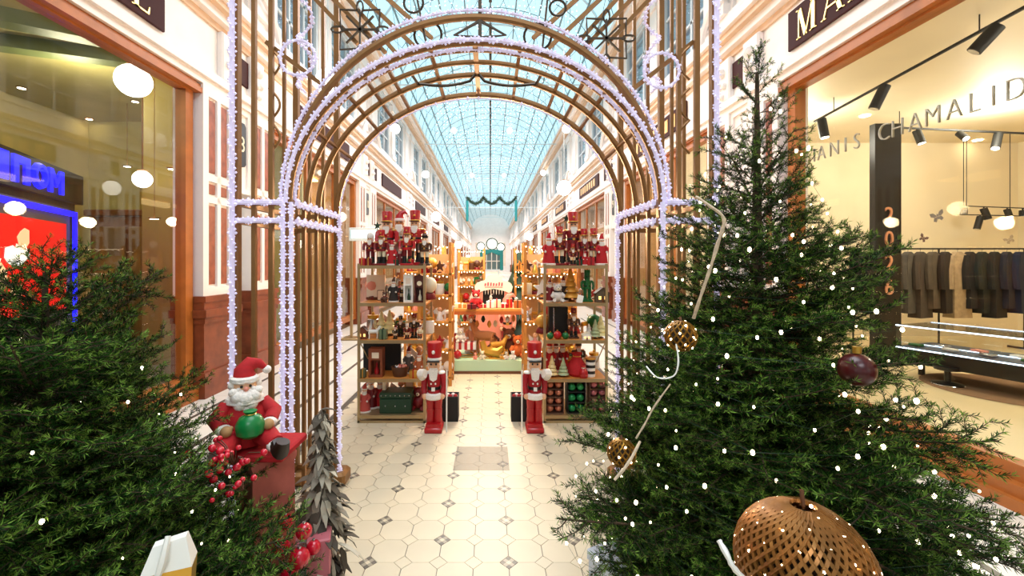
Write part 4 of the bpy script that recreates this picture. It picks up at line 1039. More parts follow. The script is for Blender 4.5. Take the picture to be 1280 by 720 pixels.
# right unit
T = 3
santa('red robed Santa doll at the left of the second shelf of the right unit', on(687, T, .14), .25, coat=M_redd)
bear('white and black plush bear on the second shelf of the right unit', on(697, T, .10), .20, mat('white_plush_toy', 'd8d0c8', .9), scarf=M_black)
santa('dark grey elf doll on the second shelf of the right unit', on(704, T, .20), .27, coat=mat('charcoal_cloth', '2b2320', .8), hood=M_redd)
cone_tree('tall gold ornament tree on the second shelf of the right unit', on(713, T, .22), .36, M_goldp, star=True)
t = thing('card', 'white tilted price card on the second shelf of the right unit', 'card', on(724, T, .05)); o = MB().box((0, 0, .04), (.06, .006, .08)).build('sheet', M_letter_w, t); o.rotation_euler = (-.3, .3, 0); MB().box((0, .02, .015), (.05, .03, .03)).build('foot', M_letter_w, t)
nutcracker('glossy green nutcracker on the second shelf of the right unit', on(734, T, .16), .33, coat=M_green, trousers=M_green, boots=M_green, hatm=M_green, hat='tall', beard=M_green, skin=M_green, trim=M_green)
house('dark little model house at the right of the right unit second shelf', on(752, T, .10), .13, .15, mat('grey_timber', '5d4f3d', .7), M_choc)
T = 2
t = thing('gift_carton', 'black glossy carton at the left of the third shelf of the right unit', 'carton', on(697, T, .30)); MB().cbox((0, 0, .16), (.20, .12, .30), .004).build('carton', M_black, t); MB().box((-.05, -.062, .17), (.012, .004, .26)).build('stripe', M_silver, t)
for i, (px, m_, w_) in enumerate(((687, M_green, 'left'), (706, M_green, 'right'))):
    t = thing('bauble', 'shiny green bauble on the third shelf of the right unit, %s of the red one' % w_, 'ball ornament', (on(px, T)[0], YS0+.08, LV[T]+.035)); MB().ball((0, 0, 0), .035, 14, 10).build('glass_ball', m_, t); MB().cyl((0, 0, .033), (0, 0, .045), .008, 8).build('cap', M_goldm, t)
t = thing('bauble', 'red bauble between two green ones on the right unit', 'ball ornament', (on(696, T)[0], YS0+.08, LV[T]+.042)); MB().ball((0, 0, 0), .042, 14, 10).build('glass_ball', M_red, t); MB().cyl((0, 0, .04), (0, 0, .055), .008, 8).build('cap', M_goldm, t)
nutcracker('dark red nutcracker in brown on the third shelf of the right unit', on(717, T, .14), .31, coat=M_choc, trousers=M_redd, hatm=M_redd)
for i, (px, h, dy) in enumerate(((736, .15, .16), (744, .20, .12), (751, .24, .16))): cone_tree('white model fir, %s from left on the third shelf of the right unit' % ORD[i], on(px, T, dy), h, (mat('snow_white', 'efeadf', .6), mat('frosted_green', 'a9b58a', .6), mat('candle_cream', 'f0e6a8', .5))[i], 'model firs on the right unit')
house('white village house on the third shelf of the right unit', on(733, T, .05), .085, .08, M_letter_w, M_ivory)
T = 1
cone_tree('pale gilded fir at the left of the fourth shelf of the right unit', on(690, T, .10), .22, mat('pale_gilt', 'd8c08a', .4, .3), 'gilded firs on the right unit')
cone_tree('greenish gilded fir beside the pale one on the right unit', on(704, T, .10), .20, mat('frosted_green', 'a9b58a', .6), 'gilded firs on the right unit')
for i, (px, dz) in enumerate(((687, .30), (695, .31), (703, .30))):
    santa('knitted red and white Santa behind the gilded firs, %s from left' % ORD[i], on(px, T, .30+.02*i), .34, coat=(M_redf, M_redd, M_redf)[i], group='knitted Santas on the right unit')
t = thing('sack', 'bright red felt sack on the fourth shelf of the right unit', 'sack', on(721, T, .14)); MB().lathe([(.07, 0), (.095, .03), (.09, .12), (.05, .18), (.035, .20), (.055, .235), (.004, .24)], 14).build('bag', M_redf, t); MB().lathe([(.038, .195), (.044, .20), (.038, .207)], 12).build('drawstring', M_goldp, t)
t = thing('sack', 'smaller crimson sack in front of the red felt one', 'sack', on(729, T, .06)); MB().lathe([(.04, 0), (.05, .02), (.045, .07), (.022, .10), (.03, .12), (.003, .122)], 12).build('bag', M_red, t); MB().lathe([(.024, .097), (.027, .10), (.024, .105)], 10).build('drawstring', M_ivory, t)
nutcracker('brown fur hatted nutcracker behind the red sack on the right unit', on(723, T, .32), .35, coat=M_choc, trousers=M_ivory, hat='wool', hatm=M_choc)
t = thing('striped_drum', 'black and white striped toy drum at the right of the fourth shelf', 'toy drum', on(738, T, .12)); b = MB()
for i in range(6): b.cur = i % 2; b.lathe([(.05, .03*i), (.05, .03*i+.03)], 14)
b.build('shell', [M_letter_w, M_black], t); MB().lathe([(.053, .175), (.055, .18), (.053, .19), (.003, .19)], 14).build('rim', M_goldp, t)
T = 0
BG = 'boxed baubles on the bottom shelf of the right unit'
for (px, nm, m_, rows, dark) in ((692, 'copper', mat('copper_bauble', 'd08468', .25, .5), 4, False), (719, 'emerald', mat('emerald_bauble', '1f8a4c', .2, .4), 3, True), (746, 'rose', mat('rose_bauble', 'c07078', .25, .5), 4, False)):
    for r in range(rows):
        hh = .32/rows; x, y, z = on(px, T, .13)
        t = thing('bauble_box', 'box of two %s baubles, %s from the bottom of its stack on the right unit' % (nm, ORD[r]), 'bauble box', (x, y, z+r*hh), group=BG)
        tray = MB(); w = .185
        tray.bx(-w/2, w/2, -.08, .08, 0, .008).bx(-w/2, w/2, .072, .08, .008, hh-.004)
        for q in (-w/2, w/2-.008): tray.bx(q, q+.008, -.08, .072, .008, hh-.004)
        tray.build('tray', M_blackm if dark else mat('brown_tray', '5b3a2a', .6), t, smooth=False)
        for s in (-1, 1): MB().ball((s*.043, -.035, .008+.038), .0385 if rows == 4 else .041, 14, 10).build('bauble', m_, t)
# ---------------------------------------------------------------- two big red nutcrackers and black crates
def big(px, label, mir):
    y = 4.13; t = nutcracker(label, ((px-VX)*y/F, y, 0), .84, coat=mat('crimson_velvet', 'a3101a', .55), trousers=M_red, boots=M_red, hatm=M_red, group='big red nutcrackers guarding the walkway', beard=M_fur, skirt=True, trim=M_letter_w, base=M_red, wide=.72)
    t.scale = (.72, .8, .84)
    MB().tube([(mir*.15, -.04, .62), (mir*.16, -.10, .66), (mir*.10, -.13, .67)], [.055, .06, .05], 10).build('fur_muff', M_fur, t)
    MB().tube([(-mir*.175, -.12, .02), (-mir*.175, -.10, .70)], .010, 6).build('staff', M_letter_w, t)
    return t
big(543, 'big red floor standing nutcracker beside the left shelf unit', -1); big(668, 'big red floor standing nutcracker beside the right shelf unit', 1)
for px, lb in ((563, 'black open crate of striped ornaments behind the left big nutcracker'), (649, 'black crate behind the right big nutcracker')):
    y = 4.42; t = thing('crate', lb, 'crate', ((px-VX)*y/F, y, 0)); m = MB(); w, h = .17, .25
    m.bx(-w/2, w/2, -w/2, -w/2+.01, 0, h).bx(-w/2, w/2, w/2-.01, w/2, 0, h).bx(-w/2, -w/2+.01, -w/2+.01, w/2-.01, 0, h).bx(w/2-.01, w/2, -w/2+.01, w/2-.01, 0, h).bx(-w/2+.01, w/2-.01, -w/2+.01, w/2-.01, 0, .01)
    m.build('crate_body', M_blackm, t, smooth=False)
    for i in range(5): MB().ball((-.055+.0275*i, -.03+.04*(i % 2), h-.008), .022, 8, 6).build('ornament', (M_red, M_letter_w)[i % 2], t)
    MB().bx(-w/2+.01, w/2-.01, -w/2+.01, w/2-.01, h-.04, h-.03).build('lining', M_redd, t)
# ---------------------------------------------------------------- stall with dais, posts and counter
DY0, DY1 = 6.2, 7.0
x0 = (568-VX)*DY0/F; x1 = (673-VX)*DY0/F
t = thing('dais', 'low mint green display platform at the end of the walkway', 'platform', ((x0+x1)/2, (DY0+DY1)/2, 0))
MB().cbox((0, 0, .10), (x1-x0, DY1-DY0, .20), .01).build('platform', M_mint, t); MB().box((0, -(DY1-DY0)/2-.004, .02), (x1-x0+.01, .012, .04)).build('plinth_strip', M_woodd, t)
t = thing('stall_counter', 'honey pine stall counter with four posts above the mint platform', 'stall', ((x0+x1)/2, 6.62, 0))
for s in (-1, 1):
    for yy in (-.28, .28): MB().box((s*.69, yy, .80), (.055, .055, 1.60)).build('post', M_orange, t)
    MB().box((s*.69, 0, 1.57), (.05, .52, .05)).build('beam', M_orange, t)
MB().cbox((0, 0, .90), (1.42, .62, .045), .006).build('counter_top', M_orange, t); MB().box((0, -.30, .86), (1.36, .02, .05)).build('apron', mat('red_pine', 'b5602c', .5), t)
def at(px, Y): return (px-VX)*Y/F
CT = .9225; YC = 6.42
bear('red plush gnome toy sitting at left on the stall counter', (at(595, YC), YC, CT), .28, M_redf, scarf=M_fur)
gift('dark maroon box under the red gnome at the left of the counter', (at(590, YC), YC-.1, CT), .13, .07, M_redd, M_black)
for i, (px, w, h, m1, m2) in enumerate(((567, .18, .07, M_ivory, M_orange), (578, .12, .06, M_orange, M_ivory), (604, .10, .05, M_red, M_ivory), (613, .12, .10, M_letter_w, M_red), (621, .12, .12, M_ivory, M_red), (631, .10, .06, M_red, M_ivory), (637, .09, .13, M_red, M_goldp), (647, .11, .11, mat('kraft_orange', 'b8642c', .6), M_choc), (655, .07, .06, M_letter_w, M_silver), (663, .15, .07, M_ivory, M_orange))):
    gift('small packed %s box, %s from left along the stall counter' % (('cream', 'orange', 'red', 'white', 'ivory', 'red', 'tall red', 'brown', 'white', 'cream')[i], ORD[i]), (at(px, YC), YC-.02-.03*(i % 2)+.08, CT), w, h, m1, m2, group='boxes along the counter')
# things on the dais
DZ = .20
t = thing('toy_sleigh', 'red and white striped toy sleigh at left on the mint platform', 'toy sleigh', (at(581, 6.45), 6.42, DZ+.12))
b = MB()
for i in range(8): b.cur = i % 2; b.bx(-.17+.0425*i, -.1275+.0425*i, -.09, .09, 0, .10)
b.build('body', [M_red, M_letter_w], t, smooth=False); b = MB()
for i in range(4): b.cur = i % 2; b.bx(-.17+.0425*i, -.1275+.0425*i, .02, .09, .10, .22)
b.build('seat_back', [M_red, M_letter_w], t, smooth=False)
for s in (-1, 1): MB().tube([(-.24, s*.075, -.11), (.18, s*.075, -.112), (.27, s*.075, -.06), (.28, s*.075, .0)], .009, 6).build('runner', M_goldm, t); MB().tube([(-.1, s*.075, -.11), (-.1, s*.075, 0)], .008, 5).build('strut', M_goldm, t)
t2 = bear('white bear riding in the striped toy sleigh', (at(576, 6.45), 6.40, DZ+.22), .22, M_fur)
horse('honey brown rocking horse on the mint platform', (at(605, 6.5), 6.55, DZ), .52, mat('honey_toy', 'c98650', .6), 2.6)
horse('gilded toy horse standing before the rocking horse', (at(622, 6.4), 6.36, DZ), .34, M_goldp, .4)
santa('pink and cream tall Santa doll on the mint platform', (at(590, 6.6), 6.72, DZ), .58, coat=mat('peach_cloth', 'd8946c', .8))
bear('brown bear in red scarf in the middle of the mint platform', (at(636, 6.5), 6.55, DZ), .42, mat('chestnut_plush', '7a4426', .9), scarf=M_redd)
bear('orange fox like plush toy at the right of the mint platform', (at(647, 6.4), 6.40, DZ), .34, mat('fox_orange', 'cc6428', .9))
santa('black cloaked doll with maroon skirt at the right end of the platform', (at(656, 6.45), 6.50, DZ), .46, coat=mat('maroon_cloth', '4a0f16', .8), hood=M_black)
t = thing('gold_sleigh', 'delicate gold wire sleigh in front on the mint platform', 'toy sleigh', (at(618, 6.3), 6.27, DZ))
for s in (-1, 1): MB().tube([(-.18, s*.05, .02), (.10, s*.05, .01), (.2, s*.05, .06), (.19, s*.05, .13), (.14, s*.05, .12)], .007, 6).build('runner', M_goldm, t)
MB().tube([(-.18, 0, .26), (-.14, 0, .12), (.05, 0, .09), (.13, 0, .17)], [.02, .03, .03, .012], 6, flat=(1, 2.2)).build('seat', M_goldm, t)
for i, (px, h, m_) in enumerate(((603, .13, M_ivory), (628, .10, M_goldp), (633, .12, M_fur), (641, .13, M_letter_w), (594, .10, M_pink))): bear('tiny plush toy at the front edge of the mint platform, %s from left' % ORD[(1, 2, 3, 4, 0)[i]], (at(px, 6.25), 6.235, DZ), h, m_, group='tiny toys on the platform edge')
for i, (px, h, m_) in enumerate(((572, .13, M_red), (566, .11, M_redd))):
    t = thing('bauble', 'large red bauble by the striped sleigh, %s one' % ('nearer', 'farther')[i], 'ball ornament', (at(px, 6.3)-.02*i, 6.28+.14*i, DZ+.06)); MB().ball((0, 0, 0), .06, 14, 10).build('glass_ball', m_, t); MB().cyl((0, 0, .057), (0, 0, .075), .012, 8).build('cap', M_goldm, t)
# hanging ornaments under the counter
for i in range(14):
    px = 566+7.6*i; y = 6.5+.10*(i % 3); ln = .06+.10*R.random(); x = at(px, y)
    t = thing('hanging_ornament', 'little ornament hanging under the stall counter, %s from left' % ORD[i], 'ornament', (x, y, .87), group='ornaments hanging under the counter')
    MB().cyl((0, 0, 0), (0, 0, -ln), .003, 4).build('thread', M_goldp, t); MB().lathe([(.004, -ln), (.02, -ln-.015), (.035, -ln-.06), (.018, -ln-.10), (.003, -ln-.11)], 10).build('drop', (M_goldp, M_ivory, M_red, M_silver, M_orange, M_greend)[i % 6], t)
# ---------------------------------------------------------------- side racks full of small goods
def rack(label, x0, x1, y, levels, d=.34):
    t = thing('display_rack', label, 'display rack', ((x0+x1)/2, y, 0)); w = x1-x0
    for s in (-1, 1):
        for q in (-1, 1): MB().box((s*(w/2-.02), q*(d/2-.02), levels[-1]/2+.2), (.04, .04, levels[-1]+.4)).build('post', M_orange, t)
    for z in levels: MB().cbox((0, 0, z-.012), (w, d, .024), .003).build('shelf', M_orange, t)
    MB().box((0, d/2+.01, levels[-1]/2+.15), (w, .014, levels[-1]+.2)).build('back_panel', mat('warm_back', 'd9b27c', .7), t)
    b = MB()
    for z in list(levels[1:])+[levels[-1]+.38]:
        n = int(w/.05)
        for i in range(n): b.ball((-w/2+.03+i*.05, -d/2-.006, z-.035-.012*(i % 2)), .008, 6, 4)
    stuff(b.build('string_bulbs', G_bulb, t))
RK = [('left front goods rack', -.94, -.50, 5.75), ('left rear goods rack', -1.35, -.72, 6.9), ('right front goods rack', .43, .95, 5.75), ('right rear goods rack', .62, 1.35, 6.9), ('centre left back rack', -.62, -.10, 8.3), ('centre right back rack', .45, 1.05, 8.3)]
cols = [M_ivory, M_goldp, M_red, M_fur, M_pink, M_goldm, M_letter_w, M_choc, M_green, M_orange, M_silver]
cn = ['ivory', 'gold', 'red', 'white', 'pink', 'gilt', 'chalk', 'brown', 'green', 'honey', 'silver']
def goods(kind, label, loc, h, m, grp):
    t = thing(kind, label, 'ornament', loc, R.uniform(-.4, .4), grp, h)
    if kind == 'angel_doll':
        MB().lathe([(.30, 0), (.26, .1), (.12, .55), (.05, .66)], 8).build('gown', m, t); MB().ball((0, 0, .80), .15, 8, 6).build('head', M_skin, t)
        for s in (-1, 1): MB().prism([(s*.05, .55), (s*.42, .85), (s*.36, .45), (s*.1, .35)], .08, .12).build('wing', M_letter_w, t)
    elif kind == 'toy_deer':
        MB().tube([(-.22, 0, .5), (0, 0, .52), (.2, 0, .55)], [.12, .13, .12], 8).tube([(.18, 0, .56), (.28, 0, .82)], [.09, .06], 6).tube([(.25, 0, .85), (.42, 0, .80)], [.07, .04], 6).build('body', m, t)
        for a, q in ((-.2, .07), (-.2, -.07), (.18, .07), (.18, -.07)): MB().cyl((a, q, .5), (a, q, 0), .04, 6).build('leg', m, t)
        MB().tube([(.26, .03, .88), (.22, .14, 1.0)], .02, 4).tube([(.26, -.03, .88), (.22, -.14, 1.0)], .02, 4).build('antlers', M_goldp, t); t.children[-1].name = 'antler_pair'
    elif kind == 'candle_jar':
        MB().lathe([(.25, 0), (.28, .05), (.28, .6), (.22, .65)], 10).build('jar', m, t); MB().lathe([(.24, .65), (.25, .68), (.25, .78), (.06, .80), (.06, .9), (.004, .92)], 10).build('lid', M_goldm, t)
    elif kind == 'snow_globe':
        MB().lathe([(.30, 0), (.32, .06), (.24, .25)], 10).build('foot', M_redd, t); MB().ball((0, 0, .58), .34, 12, 8).build('globe', m, t)
    elif kind == 'paper_star':
        p = [((.45 if i % 2 == 0 else .2)*math.cos(PI/2+PI*i/5), .5+(.45 if i % 2 == 0 else .2)*math.sin(PI/2+PI*i/5)) for i in range(10)]; MB().prism(p, -.05, .05).build('star', m, t); MB().cbox((0, 0, .05), (.3, .2, .1), .01).build('foot', M_woodd, t)
    return t
KND = ['angel_doll', 'toy_deer', 'candle_jar', 'snow_globe', 'paper_star', 'angel_doll']
KW = {'angel_doll': 'angel doll', 'toy_deer': 'toy deer', 'candle_jar': 'candle jar', 'snow_globe': 'snow globe', 'paper_star': 'star'}
FL = ['bottom', 'second', 'third', 'fourth', 'top']
for ri, (nm, xa, xb, y) in enumerate(RK):
    lv = [.12, .48, .84, 1.18, 1.46]; rack('honey pine %s beyond the shelf units, hung with warm bulbs' % nm, xa, xb, y, lv)
    for li, z in enumerate(lv):
        n = max(3, int((xb-xa)/.095))
        for i in range(n):
            q = R.randrange(len(cols)); kd = KND[(i+li*2+ri) % 6]
            goods(kd, '%s %s, %s from left on the %s shelf of the %s' % (cn[q], KW[kd], ORD[i], FL[li], nm), (xa+.055+(xb-xa-.11)*i/(n-1), y-.07+.02*R.random(), z), R.uniform(.15, .24), cols[q], 'goods on the ' + nm)
# back rows of small goods that crowd the shelf units
for ui, (un, xa, xb) in enumerate((('left', -1.29, -.68), ('right', .57, 1.14))):
    for lv in range(4):
        n = 7; fl = ('bottom', 'fourth', 'third', 'second')[lv]
        for i in range(n):
            if (lv == 0 and ui == 1) or (lv == 1 and ui == 0 and i < 4): continue
            q = (i*3+lv*5+ui*2) % len(cols); kd = KND[(i*2+lv+ui) % 6]
            goods(kd, '%s %s %s in the back row, %s shelf of the %s unit' % (cn[q], KW[kd], ORD[i], fl, un), (xa+(xb-xa)*i/(n-1), YS0+.46, LV[lv]), R.uniform(.13, .27), cols[q], 'back row goods of the %s shelf unit' % un)
# ---------------------------------------------------------------- arched kiosk front behind the counter
YK = 7.9
def kq(px, py): x, y, z = P(px, py, YK); return x, z
t = thing('arched_kiosk', 'pink kiosk front with dark opening and scalloped mint signboard behind the counter', 'kiosk', (P(617, 400, YK)[0], YK, 0)); kx = P(617, 400, YK)[0]
zt = P(0, 362, YK)[2]
m = MB(); m.bx(-.33, -.20, -.05, .25, 0, zt+.1).bx(.20, .33, -.05, .25, 0, zt+.1).bx(-.2, .2, -.05, .25, 0, .72).bx(-.2, .2, .2, .25, .72, zt+.1); m.build('front', M_pink, t, smooth=False)
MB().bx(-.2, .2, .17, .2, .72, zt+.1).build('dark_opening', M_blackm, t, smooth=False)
sg = [(-.33, zt-.02), (-.28, zt-.06), (-.2, zt-.02), (0, zt+.02), (.2, zt-.02), (.28, zt-.06), (.33, zt-.02), (.345, zt+.06), (.30, zt+.13), (.22, zt+.16), (.17, zt+.17), (.13, zt+.24), (.06, zt+.29), (0, zt+.30), (-.06, zt+.29), (-.13, zt+.24), (-.17, zt+.17), (-.22, zt+.16), (-.30, zt+.13), (-.345, zt+.06)]
sb = MB().prism(sg, -.10, -.06).build('signboard', mat('pale_mint', 'd9eadc', .5), t)
for i in range(7):
    xx = -.15+.05*i; h = .05+.02*((i*3) % 4)/3
    MB().prism([(xx-.018, zt+.07), (xx+.014, zt+.075), (xx+.018, zt+.07+h), (xx-.012, zt+.07+h)], -.108, -.10).build('letter', mat('raspberry_letters', 'c2566a', .5), sb, smooth=False)
MB().box((0, -.104, zt+.05), (.32, .008, .012)).build('underline', mat('raspberry_letters', 'c2566a', .5), sb)
ic = MB()
for i in range(9): ic.lathe([(.012, zt-.0), (.008, zt-.05), (.002, zt-.09)], 5, (-.2+.05*i, -.04, 0))
ic.build('icicle_fringe', M_letter_w, t)
santa('white Santa doll in the dark opening of the arched kiosk', (kx-.05, YK+.06, .72), .30, coat=M_letter_w)
nutcracker('pink striped nutcracker at right in front of the arched kiosk', (kx+.24, YK-.25, 0), 1.08, coat=M_pink, trousers=M_red, hat='santa', hatm=M_pink, wide=.6)
cone_tree('tall dark green fir with white lights right of the arched kiosk', (kx+.50, YK+.5, 0), 1.85, M_greend, nm='display_fir')
bear('brown plush moose peeking over the left end of the kiosk sign', (kx-.24, YK+.1, zt+.10), .16, M_choc)
# ---------------------------------------------------------------- teal photo frame and swags further back
YT = 16.0
x0, _, zb = P(600, 338, YT); x1, _, zt = P(629, 312, YT)
t = thing('teal_window_frame', 'teal curtain panel with white lattice window and three round white lamps far down the passage', 'photo frame', ((x0+x1)/2, YT, 0)); w = x1-x0; h = zt-zb; zc = zb+h/2
MB().box((0, .03, zc-.02), (w*.86, .02, h*.92)).build('dark_pane', mat('slate_pane', '5c7478', .5), t)
for s in (-1, 1):
    MB().cbox((s*w*.43, 0, zc), (w*.14, .1, h), .02).build('curtain', M_teal, t); MB().box((s*w*.3, 0, zb/2), (.05, .05, zb)).build('leg', M_ribw, t)
MB().prism([(-w*.5, zt), (-w*.5, zt-.15), (-w*.3, zt-.22), (0, zt-.10), (w*.3, zt-.22), (w*.5, zt-.15), (w*.5, zt)], -.04, .04).build('pelmet', M_teal, t)
for i in range(3): MB().box((-w*.22+w*.22*i, 0, zc-.05), (.03, .03, h*.85)).build('muntin', M_letter_w, t)
MB().box((0, 0, zc-.04), (w*.8, .03, .03)).build('muntin', M_letter_w, t); MB().box((0, 0, zb+.02), (w, .06, .04)).build('sill', M_ribw, t)
for px, py, r in ((601, 308, 5), (615, 305, 7), (626, 309, 5)):
    x, _, z = P(px, py, YT); o = MB().ball((0, 0, 0), r*YT/F*.8, 14, 10).build('round_lamp', G_globe, t, (x-(x0+x1)/2, 0, z))
    MB().tube([(r*YT/F*math.cos(PI*i/8), 0, r*YT/F*math.sin(PI*i/8)) for i in range(17)], .02, 5).build('wreath', M_greend, o)
YG = 20.0
x0, _, zb = P(584, 276, YG); x1, _, zt = P(645, 248, YG)
t = thing('garland_swag', 'fir garland swag between two teal hanging drapes high in the passage', 'garland', ((x0+x1)/2, YG, zt)); w = x1-x0
for s in (-1, 1): MB().cbox((s*w/2, 0, -(zt-zb)*.55), (.12, .08, (zt-zb)*.95), .02).build('drape', M_teal, t); MB().cyl((s*w/2, 0, -.05), (s*w/2, 0, 7.62-zt+1.2), .012, 5).build('hanging_wire', M_ribw, t)
for k in range(3):
    pts = [(-w/2+w/3*(k+i/10), 0, -.30*math.sin(PI*i/10)+.05) for i in range(11)]; g = MB(); rg = random.Random(k)
    g.tube(pts, .05, 6)
    for p in pts:
        for q in range(14):
            d = Vector((rg.gauss(0, 1), rg.gauss(0, 1), rg.gauss(0, 1))).normalized()*.13; g.tube([p, tuple(Vector(p)+d)], [.02, .003], 3)
    g.build('fir_swag', M_greend, t)
MB().cyl((-3.15, 0, -.42), (3.15, 0, -.42), .014, 5).build('rod', M_ribw, t)
# ---------------------------------------------------------------- hanging globes
GG = 'opal globes hanging along the passage'
for i, (px, py, Y, lb) in enumerate(((705, 235, 10, 'large opal globe lamp hanging at right above the right shelf unit'), (545, 271, 15, 'opal globe lamp hanging at left above the left shelf unit'), (410, 101, 7.0, 'big bright opal globe seen through the left shoulder of the archway'),
    (573, 306, 20, 'small opal globe low over the left side of the passage'), (532, 218, 20, 'small opal globe high against the left upper storey'), (662, 296, 21, 'small opal globe low over the right side of the passage'), (494, 161, 15, 'opal globe near the left cornice under the rear hoop'), (708, 161, 17, 'small opal globe near the right cornice under the rear hoop'),
    (646, 316, 30, 'tiny far opal globe at right of the teal panel'), (585, 322, 30, 'tiny far opal globe at left of the teal panel'), (567, 163, 26, 'far opal globe left of the roof ridge'), (637, 163, 26, 'far opal globe right of the roof ridge'), (590, 219, 34, 'farther opal globe left of the roof ridge'), (630, 219, 34, 'farther opal globe right of the roof ridge'), (679, 216, 26, 'far opal globe beside the right eaves'))):
    x, y, z = P(px, py, Y); t = thing('globe_lamp', lb, 'lamp', (x, y, z), group=GG); MB().ball((0, 0, 0), .17 if i != 2 else .19, 16, 10).build('globe', G_globe, t)
    top = ZS+RH*math.sqrt(max(0, 1-(x/RS)**2))-z
    MB().cyl((0, 0, .16), (0, 0, top), .008, 5).build('rod', M_ribw, t); MB().lathe([(.05, .15), (.06, .17), (.02, .2)], 10).build('cap', M_brass, t)
# curtains of hanging light strings under the roof
for k, y in enumerate((11.5, 15.5, 19, 23, 29, 36)):
    t = thing('light_curtain', 'sparkling curtain of thin light strings under the glass roof, %s from the archway' % ORD[k], 'string lights', (0, y, 8.6), group='light curtains under the roof'); wv = MB(); b = MB()
    MB().cyl((-2.3, 0, .15), (2.3, 0, .15), .008, 4).build('cable', M_ribw, t)
    for i in range(34):
        x = -2.3+4.6*i/33; ln = R.uniform(.5, 1.6); wv.cyl((x, 0, .15), (x+R.uniform(-.05, .05), R.uniform(-.3, .3), -ln), .004, 3)
        for q in range(int(ln/.16)): b.ball((x+R.uniform(-.03, .03), R.uniform(-.1, .1), -q*.16), .014, 4, 3)
    wv.build('drop_wires', M_ribw, t); t.children[-1].name = 'drop_wire'; stuff(b.build('bulbs', G_bulbw, t))
# light signboard on the left wall
x, y, z = P(455, 293, 9.0)
t = thing('light_signboard', 'pale blue white signboard with faint lettering standing out left of the left shelf top', 'sign', (x, y, z)); MB().cbox((0, 0, 0), (.62, .06, .28), .01).build('box', mat('sign_box', 'e9f2f4', .4), t)
MB().box((0, -.032, 0), (.56, .006, .17)).build('screen', glow('pale_screen', 'cfeaf0', .9), t)
for i, (w_, h_) in enumerate(((.06, .09), (.06, .09), (.05, .09), (.05, .09), (.06, .09), (.05, .09))): MB().box((-.18+.072*i, -.037, .015), (w_, .004, h_)).build('letter', glow('white_glyph', 'ffffff', 1.2), t)
for s in (-1, 1): MB().box((s*.27, -.037, .0), (.012, .004, .17)).build('divider', mat('sign_grey', '8fa5ad', .5), t)
MB().box((0, -.037, -.06), (.5, .004, .02)).build('underline', glow('white_glyph2', 'ffffff', 1.2), t)
MB().box((-.26, 0, -(z-.28/2)/2-.14), (.05, .05, z-.14)).build('pole', M_steelg, t); MB().cbox((-.26, 0, -z+.02), (.35, .35, .04), .01).build('foot', M_steelg, t)
# ---------------------------------------------------------------- right shop
M_rw = mat('shop_cream_wall', 'efe0c2', .6, var=.04, scale=2); M_rf = mat('shop_cream_floor', 'ecd9ae', .25, var=.06, scale=2)
RX0, RX1, RY0, RY1, RC = 3.72, 10.5, -2.5, 8.6, 3.98
m = MB(); m.bx(RX1, RX1+.1, RY0, RY1, .1, RC); m.bx(RX0, RX1, RY1, RY1+.1, .1, RC); m.bx(RX0, RX1, RY0-.1, RY0, .1, RC)
struct(m.build('wall_right_shop', M_rw, smooth=False))
struct(MB().bx(RX0, RX1+.1, RY0-.1, RY1+.1, RC, RC+.1).build('ceiling_right_shop', M_rw, smooth=False))
struct(MB().bx(3.55, RX1+.1, RY0-.1, RY1+.1, 0, .13).build('floor_right_shop', M_rf, smooth=False))
struct(MB().bx(3.40, 3.56, RY0, 5.1, 0, .16).bx(3.36, 3.42, RY0, 5.1, 0, .08).build('trim_1', M_wood, smooth=False))
struct(MB().bx(-3.56, -3.40, RY0, 5.1, 0, .16).build('trim_2', M_wood, smooth=False))
for s in (-1, 1):      # timber fascia over the two nearest windows
    m = MB(); m.bx(s*3.40, s*3.52, RY0, 5.2, 3.60, 3.66); m.bx(s*3.42, s*3.52, RY0, 5.2, 3.66, 3.70)
    struct(m.build('trim_%d' % (3 if s < 0 else 4), M_wood, smooth=False))
def track(label, pts, spots, r=.018):
    o = Vector(pts[0]); t = thing('track_light', label, 'light track', tuple(o)); MB().tube([(0, 0, 0), tuple(Vector(pts[1])-o)], r, 4).build('track', M_blackm, t)
    d = Vector(pts[1])-o
    for f in (.15, .85): p = d*f; MB().cyl(tuple(p), (p.x, p.y, RC-o.z), .006, 5).build('hanger', M_blackm, t)
    for (f, dx, dy, dz, ln, rr, lit) in spots:
        p = d*f; q = Vector((dx, dy, dz)).normalized(); a = p+Vector((0, 0, -.05)); h = MB(); h.cyl(tuple(a-q*ln*.1), tuple(a+q*ln), rr, 12); h.cyl(tuple(p), tuple(a), .012, 6)
        o2 = h.build('spotlight', M_blackm, t)
        MB().cyl(tuple(a+q*(ln+.001)), tuple(a+q*(ln+.006)), rr*.8, 12).build('lens', G_spot if lit else M_silver, o2)
A = P(1018, 152, 6.67); B = P(1290, 4, 3.70)
track('black ceiling light track running along the right shop window', (A, B), [(.06, .1, -.1, -1, .26, .06, 1), (.46, -.35, .2, -1, .26, .06, 0), (.90, -.6, .5, -1, .22, .06, 0)])
A = P(1088, 158, 6.8); B = P(1330, 169, 6.8)
track('black light track crossing the right shop above the dark column', (A, B), [(.24, .2, -.2, -1, .2, .055, 1), (.46, 0, -.7, -.8, .14, .05, 1), (.66, -.45, -.2, -1, .24, .055, 1)])
A = P(1192, 257, 8.2); B = P(1300, 261, 8.2)
track('small back track with spotlights on the far wall of the right shop', (A, B), [(.12, 0, 0, -1, .1, .05, 0), (.35, .2, -.2, -1, .2, .055, 0), (.62, 0, -.3, -1, .14, .05, 1), (.8, 0, 0, -1, .1, .05, 0)], .012)
A = P(1192, 268, 8.0); B = P(1275, 270, 8.0)
track('thin lower back track in front of the far wall of the right shop', (A, B), [(.4, -.3, 0, -1, .22, .05, 0)], .012)
